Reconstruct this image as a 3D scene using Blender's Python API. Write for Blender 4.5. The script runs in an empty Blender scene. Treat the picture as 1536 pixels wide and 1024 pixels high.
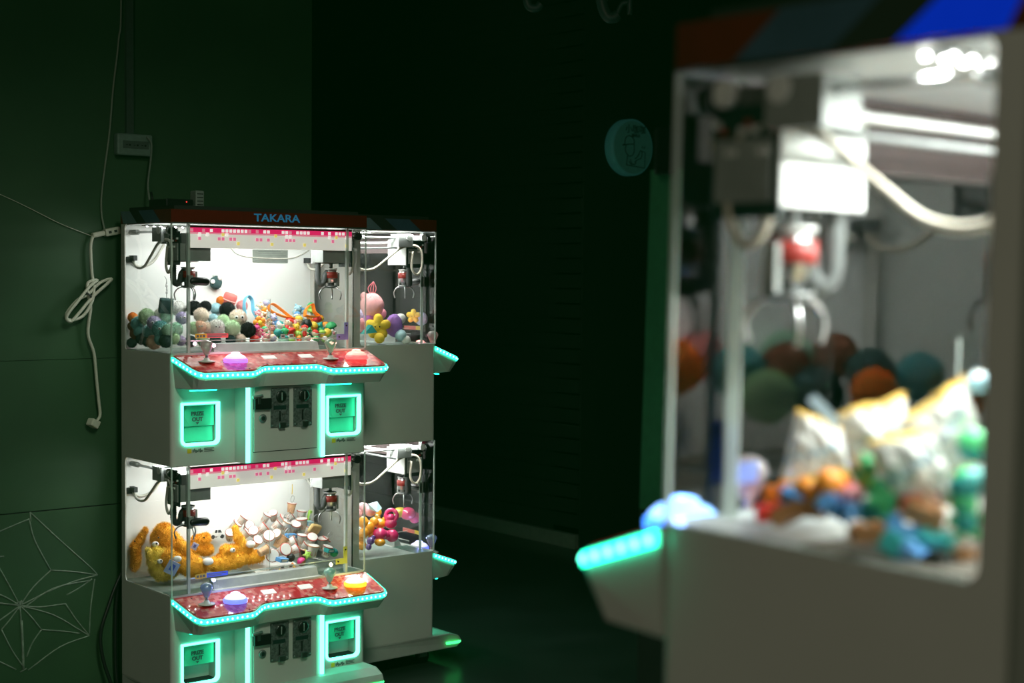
import bpy, bmesh, math, random
from mathutils import Vector, Matrix, Euler, noise
random.seed(7)
SC = bpy.context.scene
COL = SC.collection
PI = math.pi

# ------------------------------------------------------------------ camera model
# world frame: x runs along the front of the left machine, y goes back into the room, z up
FPX, PITCH, ROLL = 2301.5, .0445, .009
TH = .6836
CAM = Vector((-2.06614, -4.12038, 1.3698))
ct, st = math.cos(TH), math.sin(TH)
cp, sp = math.cos(PITCH), math.sin(PITCH)
cr, sr = math.cos(ROLL), math.sin(ROLL)
CX = Vector((ct, -st, 0)); CF = Vector((cp*st, cp*ct, -sp)); CU = Vector((sp*st, sp*ct, cp))
RIGHT = CX*cr + CU*sr; UP = CU*cr - CX*sr

def on(px, py, x=None, y=None, z=None, d=None):
    """the point of the place seen at a pixel, on a known plane or at a known depth"""
    r = CF + RIGHT*((px-768)/FPX) + UP*((512-py)/FPX)
    if x is not None: k = (x-CAM.x)/r.x
    elif y is not None: k = (y-CAM.y)/r.y
    elif z is not None: k = (z-CAM.z)/r.z
    else: k = d
    return CAM + r*k

def pxsize(p):
    return (Vector(p)-CAM).dot(CF)/FPX

# ------------------------------------------------------------------ materials
MATS = {}
def newmat(name):
    m = bpy.data.materials.new(name); m.use_nodes = True
    nt = m.node_tree
    for n in list(nt.nodes): nt.nodes.remove(n)
    out = nt.nodes.new('ShaderNodeOutputMaterial')
    return m, nt, out

def mat(name, col, rough=.5, metal=0, emit=None, es=0, var=.12, scale=30, bump=0, coat=0, trans=0, spec=.5, sss=0):
    if name in MATS: return MATS[name]
    m, nt, out = newmat(name)
    b = nt.nodes.new('ShaderNodeBsdfPrincipled')
    nt.links.new(b.outputs[0], out.inputs[0])
    tc = nt.nodes.new('ShaderNodeTexCoord')
    nz = nt.nodes.new('ShaderNodeTexNoise'); nz.inputs['Scale'].default_value = scale; nz.inputs['Detail'].default_value = 3
    nt.links.new(tc.outputs['Object'], nz.inputs['Vector'])
    ra = nt.nodes.new('ShaderNodeValToRGB')
    ra.color_ramp.elements[0].position = .3; ra.color_ramp.elements[1].position = .7
    ra.color_ramp.elements[0].color = tuple(c*(1-var) for c in col)+(1,)
    ra.color_ramp.elements[1].color = tuple(min(1, c*(1+var)) for c in col)+(1,)
    nt.links.new(nz.outputs['Fac'], ra.inputs['Fac'])
    nt.links.new(ra.outputs['Color'], b.inputs['Base Color'])
    b.inputs['Roughness'].default_value = rough
    b.inputs['Metallic'].default_value = metal
    b.inputs['Coat Weight'].default_value = coat
    b.inputs['Specular IOR Level'].default_value = spec
    if trans: b.inputs['Transmission Weight'].default_value = trans
    if emit:
        b.inputs['Emission Color'].default_value = tuple(emit)+(1,)
        b.inputs['Emission Strength'].default_value = es
    if bump:
        bp = nt.nodes.new('ShaderNodeBump'); bp.inputs['Strength'].default_value = bump; bp.inputs['Distance'].default_value = .01
        nt.links.new(nz.outputs['Fac'], bp.inputs['Height']); nt.links.new(bp.outputs['Normal'], b.inputs['Normal'])
    MATS[name] = m
    return m

def glow(name, col, s):
    if name in MATS: return MATS[name]
    m, nt, out = newmat(name)
    e = nt.nodes.new('ShaderNodeEmission'); e.inputs[0].default_value = tuple(col)+(1,); e.inputs[1].default_value = s
    nt.links.new(e.outputs[0], out.inputs[0])
    MATS[name] = m
    return m

def clear(name, tint=(.97, .98, .97), f0=.085, rough=.015, veil=0, veilcol=(.8, .85, .83)):
    """thin clear acrylic: see-through straight on, mirror-like at a grazing angle"""
    if name in MATS: return MATS[name]
    m, nt, out = newmat(name)
    N, L = nt.nodes.new, nt.links.new
    lw = N('ShaderNodeLayerWeight'); lw.inputs['Blend'].default_value = .5
    pw = N('ShaderNodeMath'); pw.operation = 'POWER'; pw.inputs[1].default_value = 4.5
    L(lw.outputs['Facing'], pw.inputs[0])
    ml = N('ShaderNodeMath'); ml.operation = 'MULTIPLY_ADD'; ml.inputs[1].default_value = 1-f0; ml.inputs[2].default_value = f0
    L(pw.outputs[0], ml.inputs[0])
    t = N('ShaderNodeBsdfTransparent'); t.inputs[0].default_value = tuple(tint)+(1,)
    g = N('ShaderNodeBsdfGlossy'); g.inputs['Roughness'].default_value = rough
    mx = N('ShaderNodeMixShader'); L(ml.outputs[0], mx.inputs[0])
    if veil:
        df = N('ShaderNodeBsdfDiffuse'); df.inputs[0].default_value = tuple(veilcol)+(1,)
        m2 = N('ShaderNodeMixShader'); m2.inputs[0].default_value = veil
        L(t.outputs[0], m2.inputs[1]); L(df.outputs[0], m2.inputs[2]); L(m2.outputs[0], mx.inputs[1])
    else:
        L(t.outputs[0], mx.inputs[1])
    L(g.outputs[0], mx.inputs[2]); L(mx.outputs[0], out.inputs[0])
    MATS[name] = m
    return m

def film(name, col, alpha, rough=.25):
    """crumpled, half see-through plastic film"""
    if name in MATS: return MATS[name]
    m, nt, out = newmat(name)
    N, L = nt.nodes.new, nt.links.new
    b = N('ShaderNodeBsdfPrincipled'); b.inputs['Base Color'].default_value = tuple(col)+(1,); b.inputs['Roughness'].default_value = rough
    t = N('ShaderNodeBsdfTransparent'); mx = N('ShaderNodeMixShader')
    tc = N('ShaderNodeTexCoord'); nz = N('ShaderNodeTexNoise'); nz.inputs['Scale'].default_value = 40
    mr = N('ShaderNodeMapRange'); mr.inputs[1].default_value = .35; mr.inputs[2].default_value = .65
    mr.inputs[3].default_value = alpha-.2; mr.inputs[4].default_value = min(1, alpha+.2)
    L(tc.outputs['Object'], nz.inputs['Vector']); L(nz.outputs['Fac'], mr.inputs[0]); L(mr.outputs[0], mx.inputs[0])
    L(t.outputs[0], mx.inputs[1]); L(b.outputs[0], mx.inputs[2]); L(mx.outputs[0], out.inputs[0])
    MATS[name] = m
    return m

def graphic(name):
    """printed red and pink control-panel artwork"""
    m, nt, out = newmat(name)
    N, L = nt.nodes.new, nt.links.new
    b = N('ShaderNodeBsdfPrincipled'); b.inputs['Roughness'].default_value = .12; b.inputs['Coat Weight'].default_value = 1
    tc = N('ShaderNodeTexCoord'); v = N('ShaderNodeTexVoronoi'); v.distance = 'CHEBYCHEV'; v.inputs['Scale'].default_value = 85; v.inputs['Randomness'].default_value = .45
    r = N('ShaderNodeValToRGB'); r.color_ramp.interpolation = 'CONSTANT'
    e = r.color_ramp.elements
    e[0].position = 0; e[0].color = (.62, .03, .04, 1); e[1].position = .45; e[1].color = (.85, .16, .15, 1)
    for p, c in ((.62, (.74, .17, .15, 1)), (.8, (.55, .02, .03, 1)), (.93, (.82, .36, .3, 1))):
        x = e.new(p); x.color = c
    sx = N('ShaderNodeSeparateColor')
    L(tc.outputs['Object'], v.inputs['Vector']); L(v.outputs['Color'], sx.inputs[0]); L(sx.outputs[0], r.inputs[0])
    L(r.outputs[0], b.inputs['Base Color']); L(b.outputs[0], out.inputs[0])
    return m

M_white = mat('white_powder_coat', (.56, .56, .52), .42, var=.03, scale=6)
M_inner = mat('bright_inner_panel', (.86, .88, .86), .5, var=.02)
M_base = mat('grey_white_base', (.45, .47, .44), .45, var=.04)
M_metal = mat('brushed_steel', (.55, .56, .56), .3, 1, var=.1)
M_steel = mat('bright_steel', (.75, .76, .75), .35, .7)
M_dkmetal = mat('dull_grey_metal', (.2, .21, .21), .45, .6)
M_grey = mat('grey_plastic', (.3, .32, .31), .5)
M_black = mat('black_plastic', (.012, .012, .013), .3)
M_matblack = mat('matt_black', (.012, .013, .012), .8)
M_rubber = mat('dark_rubber', (.03, .035, .035), .6)
M_pcb = mat('dark_green_board', (.012, .035, .03), .4)
M_red = mat('dark_red_gloss', (.11, .008, .005), .3)
M_bluegrey = mat('blue_grey_print', (.05, .09, .14), .35)
M_blue = mat('blue_print', (.02, .13, .32), .35)
M_ltblue = mat('pale_blue_print', (.12, .19, .22), .35)
M_blueletter = mat('blue_lettering', (.05, .3, .6), .4, emit=(.05, .35, .7), es=.12)
M_beige = mat('beige_cable', (.6, .55, .45), .5)
M_greycable = mat('grey_cable', (.6, .6, .53), .5)
M_coil = mat('red_brown_coil', (.3, .025, .02), .4)
M_coin = mat('dark_coin_plate', (.15, .17, .165), .35, .4, var=.5, scale=150, bump=.3)
M_acry = clear('clear_acrylic')
M_edge = clear('acrylic_edge', (.95, .99, .97), .12, .2, .55, (.85, .95, .9))
M_chute = clear('clear_chute_wall', (.96, .98, .97), .06)
M_ledg = glow('green_led', (.012, 1.0, .5), 8.0)
M_leddot = glow('mint_white_led_dot', (.11, 1.0, .62), 9)
M_bar = glow('mint_led_bar', (.09, 1.0, .58), 7)
M_green2 = glow('green_foot_led', (.05, 1.0, .2), 2.5)
M_wled = glow('white_led', (1, 1, .97), 30)
M_board = mat('led_board', (.12, .13, .12), .5)
M_pixw = mat('white_pixel', (.9, .87, .85), .5, emit=(1, .92, .9), es=.75)
M_pixp = mat('pink_pixel', (.8, .25, .4), .5, emit=(1, .2, .4), es=.6)
M_pixy = mat('yellow_pixel', (.9, .75, .2), .5, emit=(1, .8, .2), es=.6)
M_band = mat('translucent_white_band', (.8, .8, .72), .5, emit=(1, .95, .86), es=.5)
M_bandp = mat('deep_pink_band', (.6, .03, .14), .5, emit=(1, .02, .16), es=.62)
M_bandm = mat('light_pink_band', (.8, .35, .42), .5, emit=(1, .3, .42), es=.55)
M_sticker = mat('grey_notice', (.2, .23, .2), .6)
M_print = mat('dark_print', (.12, .13, .12), .6)
M_paper = mat('white_card', (.8, .82, .8), .6)
M_yel = mat('yellow_sticker', (.75, .5, .03), .5)
M_redst = mat('red_sticker', (.6, .12, .1), .5)
M_bluest = mat('blue_sticker', (.08, .15, .65), .5)
M_purple_br = mat('blue_violet_bracket', (.18, .24, .6), .4)
M_yel_br = mat('yellow_bracket', (.6, .62, .12), .4)
M_art = graphic('console_artwork')
M_disp = mat('lit_display', (.6, .6, .58), .4, emit=(1, .95, .9), es=.5)
M_flap = mat('frosted_flap', (.12, .75, .52), .35, var=.05)  # green spill of the LED frame put into the flap colour
M_dark = mat('dark_recess', (.01, .02, .018), .8)  # shade of the open prize recess put into its floor colour
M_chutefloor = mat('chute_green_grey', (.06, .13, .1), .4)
M_ledge = mat('frosted_ledge', (.42, .44, .43), .45)
M_hose = mat('grey_hose', (.1, .11, .11), .5)
M_washer = mat('clear_washer', (.75, .78, .74), .25)

# ------------------------------------------------------------------ mesh builder
class MB:
    def __init__(s, *mats): s.bm = bmesh.new(); s.mats = list(mats)
    def _mi(s, m):
        if m is None: return 0
        if m not in s.mats: s.mats.append(m)
        return s.mats.index(m)
    def face(s, pts, m=None, smooth=False):
        try:
            f = s.bm.faces.new([s.bm.verts.new(p) for p in pts])
        except ValueError: return
        f.material_index = s._mi(m); f.smooth = smooth
        return f
    def box(s, x0, x1, y0, y1, z0, z1, m=None, M=None):
        c = [Vector((x, y, z)) for x in (x0, x1) for y in (y0, y1) for z in (z0, z1)]
        if M: c = [M @ p for p in c]
        v = [s.bm.verts.new(p) for p in c]
        for q in ((0, 1, 3, 2), (4, 6, 7, 5), (0, 4, 5, 1), (2, 3, 7, 6), (0, 2, 6, 4), (1, 5, 7, 3)):
            f = s.bm.faces.new([v[i] for i in q]); f.material_index = s._mi(m)
    def loft(s, rings, m=None, smooth=True, cap=True, closed=True):
        R = [[s.bm.verts.new(p) for p in r] for r in rings]
        n = len(R[0]); mi = s._mi(m)
        for a, b in zip(R, R[1:]):
            for i in range(n if closed else n-1):
                j = (i+1) % n
                f = s.bm.faces.new((a[i], a[j], b[j], b[i])); f.material_index = mi; f.smooth = smooth
        if cap and closed:
            for r in (R[0][::-1], R[-1]):
                f = s.bm.faces.new(r); f.material_index = mi
    def frame(s, d):
        d = Vector(d).normalized()
        a = Vector((0, 0, 1)) if abs(d.z) < .9 else Vector((1, 0, 0))
        u = d.cross(a).normalized(); return u, d.cross(u).normalized()
    def lathe(s, p, d, prof, n=16, m=None, smooth=True, cap=True):
        p = Vector(p); d = Vector(d).normalized(); u, w = s.frame(d)
        s.loft([[p + d*h + (u*math.cos(2*PI*i/n) + w*math.sin(2*PI*i/n))*max(r, 1e-5) for i in range(n)] for r, h in prof], m, smooth, cap)
    def cyl(s, p0, p1, r0, r1=None, n=14, m=None):
        p0 = Vector(p0); p1 = Vector(p1); L = (p1-p0).length
        s.lathe(p0, p1-p0, [(r0, 0), (r0 if r1 is None else r1, L)], n, m)
    def tube(s, pts, r, n=8, m=None, sub=6, ribs=0):
        P = spline(pts, sub); R = []; u = None
        for i, p in enumerate(P):
            t = (P[min(i+1, len(P)-1)] - P[max(i-1, 0)]).normalized()
            if u is None: u, w = s.frame(t)
            else:
                u = (u - t*u.dot(t)).normalized(); w = t.cross(u)
            rr = r*(1+.18*(i % 2)) if ribs else r
            R.append([p + (u*math.cos(2*PI*k/n) + w*math.sin(2*PI*k/n))*rr for k in range(n)])
        s.loft(R, m)
    def ball(s, c, r, sc=(1, 1, 1), sub=2, m=None, M=None, nz=0, nf=20):
        c = Vector(c)
        g = bmesh.ops.create_icosphere(s.bm, subdivisions=sub, radius=1)
        mi = s._mi(m)
        for v in g['verts']:
            q = Vector((v.co.x*sc[0], v.co.y*sc[1], v.co.z*sc[2]))*r
            if nz: q *= 1 + nz*noise.noise(v.co*2.3+c*nf)
            if M: q = M @ q
            v.co = c + q
        fs = set(f for v in g['verts'] for f in v.link_faces)
        for f in fs: f.material_index = mi; f.smooth = True
    def caps(s, p0, p1, r0, r1=None, m=None, n=14):
        p0 = Vector(p0); p1 = Vector(p1); r1 = r0 if r1 is None else r1
        L = (p1-p0).length; k = 5
        prof = [(r0*math.cos(a), -r0*math.sin(a)) for a in [PI/2*(1-i/k) for i in range(k)]]
        prof += [(r1*math.cos(a), L + r1*math.sin(a)) for a in [PI/2*i/k for i in range(k+1)]]
        s.lathe(p0, p1-p0, prof, n, m)
    def prism(s, outline, z0, z1, m=None):
        """outline in x,y, extruded in z"""
        s.loft([[(x, y, z0) for x, y in outline], [(x, y, z1) for x, y in outline]], m, False)
    def torus(s, c, d, R, r, n=20, k=8, m=None):
        c = Vector(c); u, w = s.frame(d); d = Vector(d).normalized()
        rings = []
        for i in range(n+1):
            a = 2*PI*i/n; e = u*math.cos(a) + w*math.sin(a)
            rings.append([c + e*(R + r*math.cos(2*PI*j/k)) + d*r*math.sin(2*PI*j/k) for j in range(k)])
        s.loft(rings, m, True, False)
    def fuzz(s, n, L, w=.0008, m=None, jit=.6):
        """short pile: many thin slivers standing on the surface"""
        fs = [f for f in s.bm.faces if len(f.verts) >= 3]
        ar = [f.calc_area() for f in fs]; mi = s._mi(m)
        for f in random.choices(fs, ar, k=n):
            vs = [v.co for v in f.verts]
            a, b = random.random(), random.random()
            if a+b > 1: a, b = 1-a, 1-b
            p = vs[0] + (vs[1]-vs[0])*a + (vs[2]-vs[0])*b
            nn = f.normal if f.normal.length > .5 else (vs[1]-vs[0]).cross(vs[2]-vs[0]).normalized()
            nn = (nn + Vector((random.gauss(0, jit), random.gauss(0, jit), random.gauss(0, jit)))*.5).normalized()
            u, _ = s.frame(nn); q = p - nn*.001
            f2 = s.bm.faces.new([s.bm.verts.new(x) for x in (q-u*w, q+u*w, p+nn*L*random.uniform(.6, 1.2))])
            f2.material_index = s._mi(m) if m else f.material_index; f2.smooth = False
    def mesh(s, name):
        me = bpy.data.meshes.new(name); s.bm.normal_update(); s.bm.to_mesh(me); s.bm.free()
        for m in s.mats: me.materials.append(m)
        return me
    def build(s, name, parent=None, bevel=0, fix=True, **k):
        if fix and not k.get('raw'): bmesh.ops.recalc_face_normals(s.bm, faces=s.bm.faces)
        o = bpy.data.objects.new(name, s.mesh(name)); COL.objects.link(o)
        if parent: o.parent = parent
        if bevel:
            b = o.modifiers.new('bevel', 'BEVEL'); b.width = bevel; b.segments = 2; b.limit_method = 'ANGLE'; b.angle_limit = .8
        return o

def spline(pts, sub=6):
    P = [Vector(p) for p in pts]
    if len(P) < 3 or sub <= 1: return P
    out = []
    for i in range(len(P)-1):
        p0 = P[i-1] if i else P[0]*2-P[1]; p1, p2 = P[i], P[i+1]
        p3 = P[i+2] if i+2 < len(P) else P[-1]*2-P[-2]
        for k in range(sub):
            t = k/sub
            out.append(.5*((2*p1) + (p2-p0)*t + (2*p0-5*p1+4*p2-p3)*t*t + (3*p1-p0-3*p2+p3)*t**3))
    out.append(P[-1]); return out

def tag(o, label, cat, group=None):
    o['label'] = label; o['category'] = cat
    if group: o['group'] = group
    return o
def empty(name, loc=(0, 0, 0), rz=0):
    o = bpy.data.objects.new(name, None); COL.objects.link(o); o.location = loc; o.rotation_euler = (0, 0, rz); o.empty_display_size = .05
    return o
def struct(o): o['kind'] = 'structure'; return o

def lettering(name, s, size, m, parent, M, extrude=.0008, bold=0, align='CENTER'):
    cu = bpy.data.curves.new(name, 'FONT'); cu.body = s; cu.size = size; cu.extrude = extrude; cu.align_x = align; cu.align_y = 'CENTER'; cu.offset = bold
    t = bpy.data.objects.new(name+'_src', cu); COL.objects.link(t)
    bpy.context.view_layer.update()
    me = bpy.data.meshes.new_from_object(t.evaluated_get(bpy.context.evaluated_depsgraph_get()))
    bpy.data.objects.remove(t); me.materials.clear(); me.materials.append(m)
    me.transform(M); me.name = name
    o = bpy.data.objects.new(name, me); COL.objects.link(o)
    if parent: o.parent = parent
    return o
def facing(p, right=(1, 0, 0), up=(0, 0, 1)):
    r = Vector(right); u = Vector(up); n = r.cross(u)
    M = Matrix((r, u, n)).transposed().to_4x4(); M.translation = Vector(p); return M

# ------------------------------------------------------------------ the double-deck machines
W, D, P = .685, .34, .72
ZS, ZU, HG, ZT, ZH = .105, .79, 1.123, 1.51, 1.549
CDZ = 0; CK = 1
def ztop(y): return 1.116 + CDZ + .36*y

def rounded(x0, x1, z0, z1, r, n=5, top=True):
    pts = []
    for cx, cz, a0 in ((x1-r, z0+r, -PI/2), (x1-r, z1-r, 0), (x0+r, z1-r, PI/2), (x0+r, z0+r, PI)):
        if a0 in (0, PI/2) and not top:
            pts.append((x1 if a0 == 0 else x0, z1)); continue
        for i in range(n+1):
            a = a0 + PI/2*i/n; pts.append((cx + r*math.cos(a), cz + r*math.sin(a)))
    return pts

def console_outline(k=1.0, inset=0):
    base = [(.004+inset, 0), (.022+inset, -.095), (.03+inset, -.112), (.046, -.121), (.12, -.121), (.2, -.121), (.216, -.117), (.25, -.094), (.268, -.088),
            (.36, -.088), (.44, -.088), (.458, -.094), (.474, -.114), (.49, -.121), (.58, -.121), (.67, -.121), (.684-inset, -.116), (.692-inset, -.102), (.69-inset, 0)]
    return [(x, y*k*CK) for x, y in base]

def build_machine(name, label, loc, rz, opts):
    global CDZ, CK
    CDZ = opts.get('console_dz', 0); CK = opts.get('console_k', 1)
    R = empty(name, loc, rz); tag(R, label, 'claw machine')
    if 'matrix' in opts: R.matrix_world = opts['matrix']
    # base platform and casters
    b = MB(M_base)
    prof = [(D, .05), (D, ZS), (-.07, ZS), (-.115, ZS-.014), (-.13, .075), (-.125, .06), (-.11, .05)]
    ins = [0, 0, 0, .006, .012, .012, .01]
    b.loft([[(i, y, z) for (y, z), i in zip(prof, ins)], [(W-i, y, z) for (y, z), i in zip(prof, ins)]], None, False)
    base = b.build('base_platform', R, .004)
    b = MB(M_green2); b.tube([(.004, -.06, .07), (.006, -.11, .068), (.03, -.132, .068), (.1, -.133, .068), (W-.1, -.133, .068), (W-.03, -.132, .068), (W-.006, -.11, .068), (W-.004, -.06, .07)], .005)
    b.build('foot_led_strip', base)
    for x in (.07, W-.07):
        for y in (.0, D-.05):
            c = MB(M_black); c.cyl((x-.012, y, .022), (x+.012, y, .022), .022); c.box(x-.016, x+.016, y-.012, y+.02, .022, .05, M_metal)
            c.build('caster', R)
    # full-height side panels with a window per deck
    for sx, nm in ((0, 'left'), (W, 'right')):
        b = MB(M_white); t = .004 if sx == 0 else -.004
        def slab(y0, y1, z0, z1): b.box(min(sx, sx+t), max(sx, sx+t), y0, y1, z0, z1)
        slab(D-.028, D, ZS, ZT)
        slab(.012, D-.028, ZS, HG-P); slab(.012, D-.028, ZU, HG)
        for o in (0, -P):                                            # rounded inner corners of the window
            for zc, sg in ((HG+o, 1), (ZT+o, -1)):
                r = .014; pts = [(D-.028, zc)] + [(D-.028-r+r*math.sin(a), zc+sg*(r-r*math.cos(a))) for a in [PI/2*i/5 for i in range(6)]]
                b.loft([[(sx, y, z) for y, z in pts], [(sx+t, y, z) for y, z in pts]], None, False)
        b.build('side_panel', R, fix=True)
    # back sheet
    b = MB(M_white); b.box(0, W, D-.003, D, ZS, ZT); b.build('back_sheet', R)
    # header
    b = MB(M_red)
    b.box(0, W, 0, D, ZT+.001, ZH)
    b.box(.02, W-.02, .02, D-.02, ZH, ZH+.012, M_matblack)
    for sx in (-.0006, W+.0006):
        z0, z1, k = ZT+.001, ZH, .05
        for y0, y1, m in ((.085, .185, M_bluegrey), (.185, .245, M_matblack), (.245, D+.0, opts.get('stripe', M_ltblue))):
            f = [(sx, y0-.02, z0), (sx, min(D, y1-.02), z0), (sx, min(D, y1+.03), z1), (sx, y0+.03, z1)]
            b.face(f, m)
    hd = b.build('header', R, fix=False)
    if opts.get('letters'):
        lettering('header_lettering', 'TAKARA', .0325, M_blueletter, hd, facing((.355, -.0012, (ZT+ZH)/2+.001)) @ Matrix.Diagonal((1.28, 1, 1, 1)), bold=.0006)
    b = MB(M_metal); b.box(.0, W, -.002, .004, ZT-.003, ZT+.001); b.build('header_trim', hd)

    for o, deck in ((0, opts['decks'][0]), (-P, opts['decks'][1])):
        if deck is None: continue
        z0 = (ZU if o == 0 else ZS); hg = HG+o; zt = ZT+o
        # --- front of the cabinet with two prize openings and a proud centre section
        b = MB(M_white)
        def rect(x0, x1, za, zb, y=0): b.face([(x0, y, za), (x1, y, za), (x1, y, zb), (x0, y, zb)])
        holes = ((.040, .149), (.545, .654)); hz0, hz1 = .857+o, .968+o
        for (xa, xb), (h0, h1) in zip(((.012, .21), (.507, W-.012)), holes):
            rect(xa, h0, z0, hg); rect(h1, xb, z0, hg); rect(h0, h1, z0, hz0); rect(h0, h1, hz1, hg)
            yb = .05
            b.face([(h0, 0, hz0), (h0, yb, hz0), (h0, yb, hz1), (h0, 0, hz1)]); b.face([(h1, 0, hz0), (h1, 0, hz1), (h1, yb, hz1), (h1, yb, hz0)])
            b.face([(h0, 0, hz1), (h0, yb, hz1), (h1, yb, hz1), (h1, 0, hz1)]); b.face([(h0, 0, hz0), (h1, 0, hz0), (h1, yb, hz0), (h0, yb, hz0)], M_dark if deck.get('open') else None)
            b.face([(h0, yb, hz0), (h1, yb, hz0), (h1, yb, hz1), (h0, yb, hz1)])
        cv = [(.21, 0), (.219, -.05), (.495, -.05), (.504, 0)]
        for (xa, ya), (xb, yb) in list(zip(cv, cv[1:]))+[((.504, 0), (.507, 0))]:
            b.face([(xa, ya, z0), (xb, yb, z0), (xb, yb, hg-.04), (xa, ya, hg-.04)])
        b.face([(x, y, z0) for x, y in cv][::-1]); rect(.21, .507, hg-.07, hg)
        for s in (0, 1):                                             # rounded front corners
            a = [(.012-.012*math.sin(t), .012-.012*math.cos(t)) for t in [PI/2*i/6 for i in range(7)]]
            if s: a = [(W-x, y) for x, y in a]
            for (xa, ya), (xb, yb) in zip(a, a[1:]):
                b.face([(xa, ya, z0), (xb, yb, z0), (xb, yb, hg), (xa, ya, hg)], smooth=True)
        b.box(.004, W-.004, .004, D-.004, hg-.006, hg)              # play floor slab
        b.box(.004, W-.004, .052, D-.004, z0, z0+.004)
        if o == 0: b.face([(0, .012, z0), (.012, 0, z0), (W-.012, 0, z0), (W, .012, z0), (W, .05, z0), (0, .05, z0)])
        cab = b.build('front_cabinet', R, fix=False)
        # --- prize openings
        for h0, h1 in holes:
            b = MB(M_bar)
            outer = rounded(h0-.009, h1+.009, hz0-.009, hz1+.009, .018, top=False); inner = rounded(h0-.0025, h1-.001, hz0+.000, hz1+.0035, .012, top=False)
            n = len(outer)
            for i in range(n):
                j = (i+1) % n
                b.face([(outer[i][0], -.004, outer[i][1]), (outer[j][0], -.004, outer[j][1]), (inner[j][0], -.004, inner[j][1]), (inner[i][0], -.004, inner[i][1])])
                b.face([(outer[i][0], -.004, outer[i][1]), (outer[j][0], -.004, outer[j][1]), (outer[j][0], 0.001, outer[j][1]), (outer[i][0], 0.001, outer[i][1])])
                b.face([(inner[i][0], -.004, inner[i][1]), (inner[j][0], -.004, inner[j][1]), (inner[j][0], 0.004, inner[j][1]), (inner[i][0], 0.004, inner[i][1])])
            fr = b.build('prize_opening_light', R, fix=False)
            cx = (h0+h1)/2
            b = MB(M_flap)
            zc = hz0 + .44*(hz1-hz0)
            b.box(h0+.003, h1-.003, .012, .014, zc, hz1-.002)
            hexa = [(h0+.006, zc+.03), (h0+.022, zc+.006), (h1-.022, zc+.006), (h1-.006, zc+.03), (h1-.018, hz1-.006), (h0+.018, hz1-.006)]
            b.loft([[(x, .011, z) for x, z in hexa], [(x, .013, z) for x, z in hexa]], None, False)
            if not deck.get('open'): b.box(h0+.003, h1-.003, .02, .022, hz0+.001, zc-.002)
            fl = b.build('prize_flap', R)
            lettering('prize_lettering', 'PRIZE\nOUT', .0168, M_print, fl, facing((cx-.004, .0102, hz0+.077)), bold=.0004)
            b = MB(M_print); b.face([(cx-.010, .0100, hz0+.060), (cx+.002, .0100, hz0+.060), (cx-.004, .0100, hz0+.053)]); b.build('arrow_mark', fl)
            b = MB(M_print)
            x = h0+.012; zz = hz0-.024
            b.box(x, x+.013, -.0012, 0, zz-.006, zz+.007, M_yel)
            for k in range(7): b.box(x+.017+k*.0048, x+.0205+k*.0048, -.0012, 0, zz-.004+.002*math.sin(k*2.1), zz+.004+.003*math.sin(k*1.7))
            for k in range(3): b.box(x+.055, x+.088-.006*(k % 2), -.0012, 0, zz-.004+k*.0045, zz-.0018+k*.0045)
            b.build('notice_sticker', R)
        # --- coin door
        b = MB(M_white)
        dx0, dx1, dz0, dz1 = .2453, .468, .8223+o, 1.0244+o
        b.box(dx0-.0015, dx1+.0015, -.0504, -.045, dz0-.0015, dz1+.0015, M_matblack)
        b.box(dx0+.0008, dx1-.0008, -.053, -.046, dz0+.0008, dz1-.0008)
        door = b.build('coin_door', R, fix=True)
        for c0, c1 in ((.3028, .3662), (.3823, .4472)):
            b = MB(M_coin); za, zb = .8946+o, 1.0145+o; cx = (c0+c1)/2
            b.box(c0, c1, -.0575, -.053, za, zb)
            b.lathe((cx+.002, -.0575, zb-.026), (0, -1, 0), [(.018, 0), (.018, .004), (.015, .006), (.004, .0065)], 20, M_black)
            b.box(cx+.0005, cx+.0035, -.066, -.0575, zb-.038, zb-.014, M_grey)
            b.box(c0+.008, c1-.012, -.0585, -.0575, zb-.066, zb-.054, M_pcb)
            b.box(cx-.004, cx+.0005, -.0595, -.0575, za+.018, za+.05, M_black)
            b.lathe((cx+.012, -.0575, za+.045), (0, -1, 0), [(.008, 0), (.007, .003)], 12, M_dkmetal)
            b.box(cx-.006, cx+.016, -.066, -.0575, za-.002, za+.014, M_metal)
            for xx in (c0+.005, c1-.005):
                for zz in (za+.006, zb-.006): b.lathe((xx, -.0575, zz), (0, -1, 0), [(.003, 0), (.002, .0015)], 8, M_metal)
            b.build('coin_slot', door, .0008)
        b = MB(M_metal); b.lathe((.2753, -.053, .924+o), (0, -1, 0), [(.0125, 0), (.0125, .004), (.009, .006)], 18, M_dkmetal); b.lathe((.2753, -.0585, .924+o), (0, -1, 0), [(.007, 0), (.006, .002)], 12, M_pcb); b.build('lock', door)
        b = MB(M_black); b.box(.243, .3, -.066, -.053, .953+o, .985+o); b.cyl((.236, -.064, .989+o), (.27, -.064, .993+o), .005, m=M_dkmetal); b.box(.252, .262, -.068, -.066, .968+o, .992+o, M_metal); b.build('latch', door, .001)
        for x in (.2195, .4835):
            b = MB(M_bar); b.prism([(x, -.05), (x, -.058), (x+.0105, -.058), (x+.0105, -.05)], z0+.003, 1.031+o); b.build('led_bar', R)
        for x0, x1 in ((.04, .125), (.5, .6)):
            b = MB(M_ledg); b.box(x0, x1, -.045, -.037, 1.0145+o, 1.0175+o); b.build('under_console_light', R)
        # --- control console
        top = console_outline(); n = len(top)
        b = MB(M_white)
        r0 = [(x, y, ztop(y)+o) for x, y in top]
        r1 = [(x, y*.985, ztop(y)-.022+o) for x, y in console_outline(1, .001)]
        r2 = [(x, y*.80, 1.0225+CDZ+o) for x, y in console_outline(1, .008)]
        r3 = [(x, y*.02, 1.019+CDZ+o) for x, y in console_outline(1, .012)]
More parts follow.
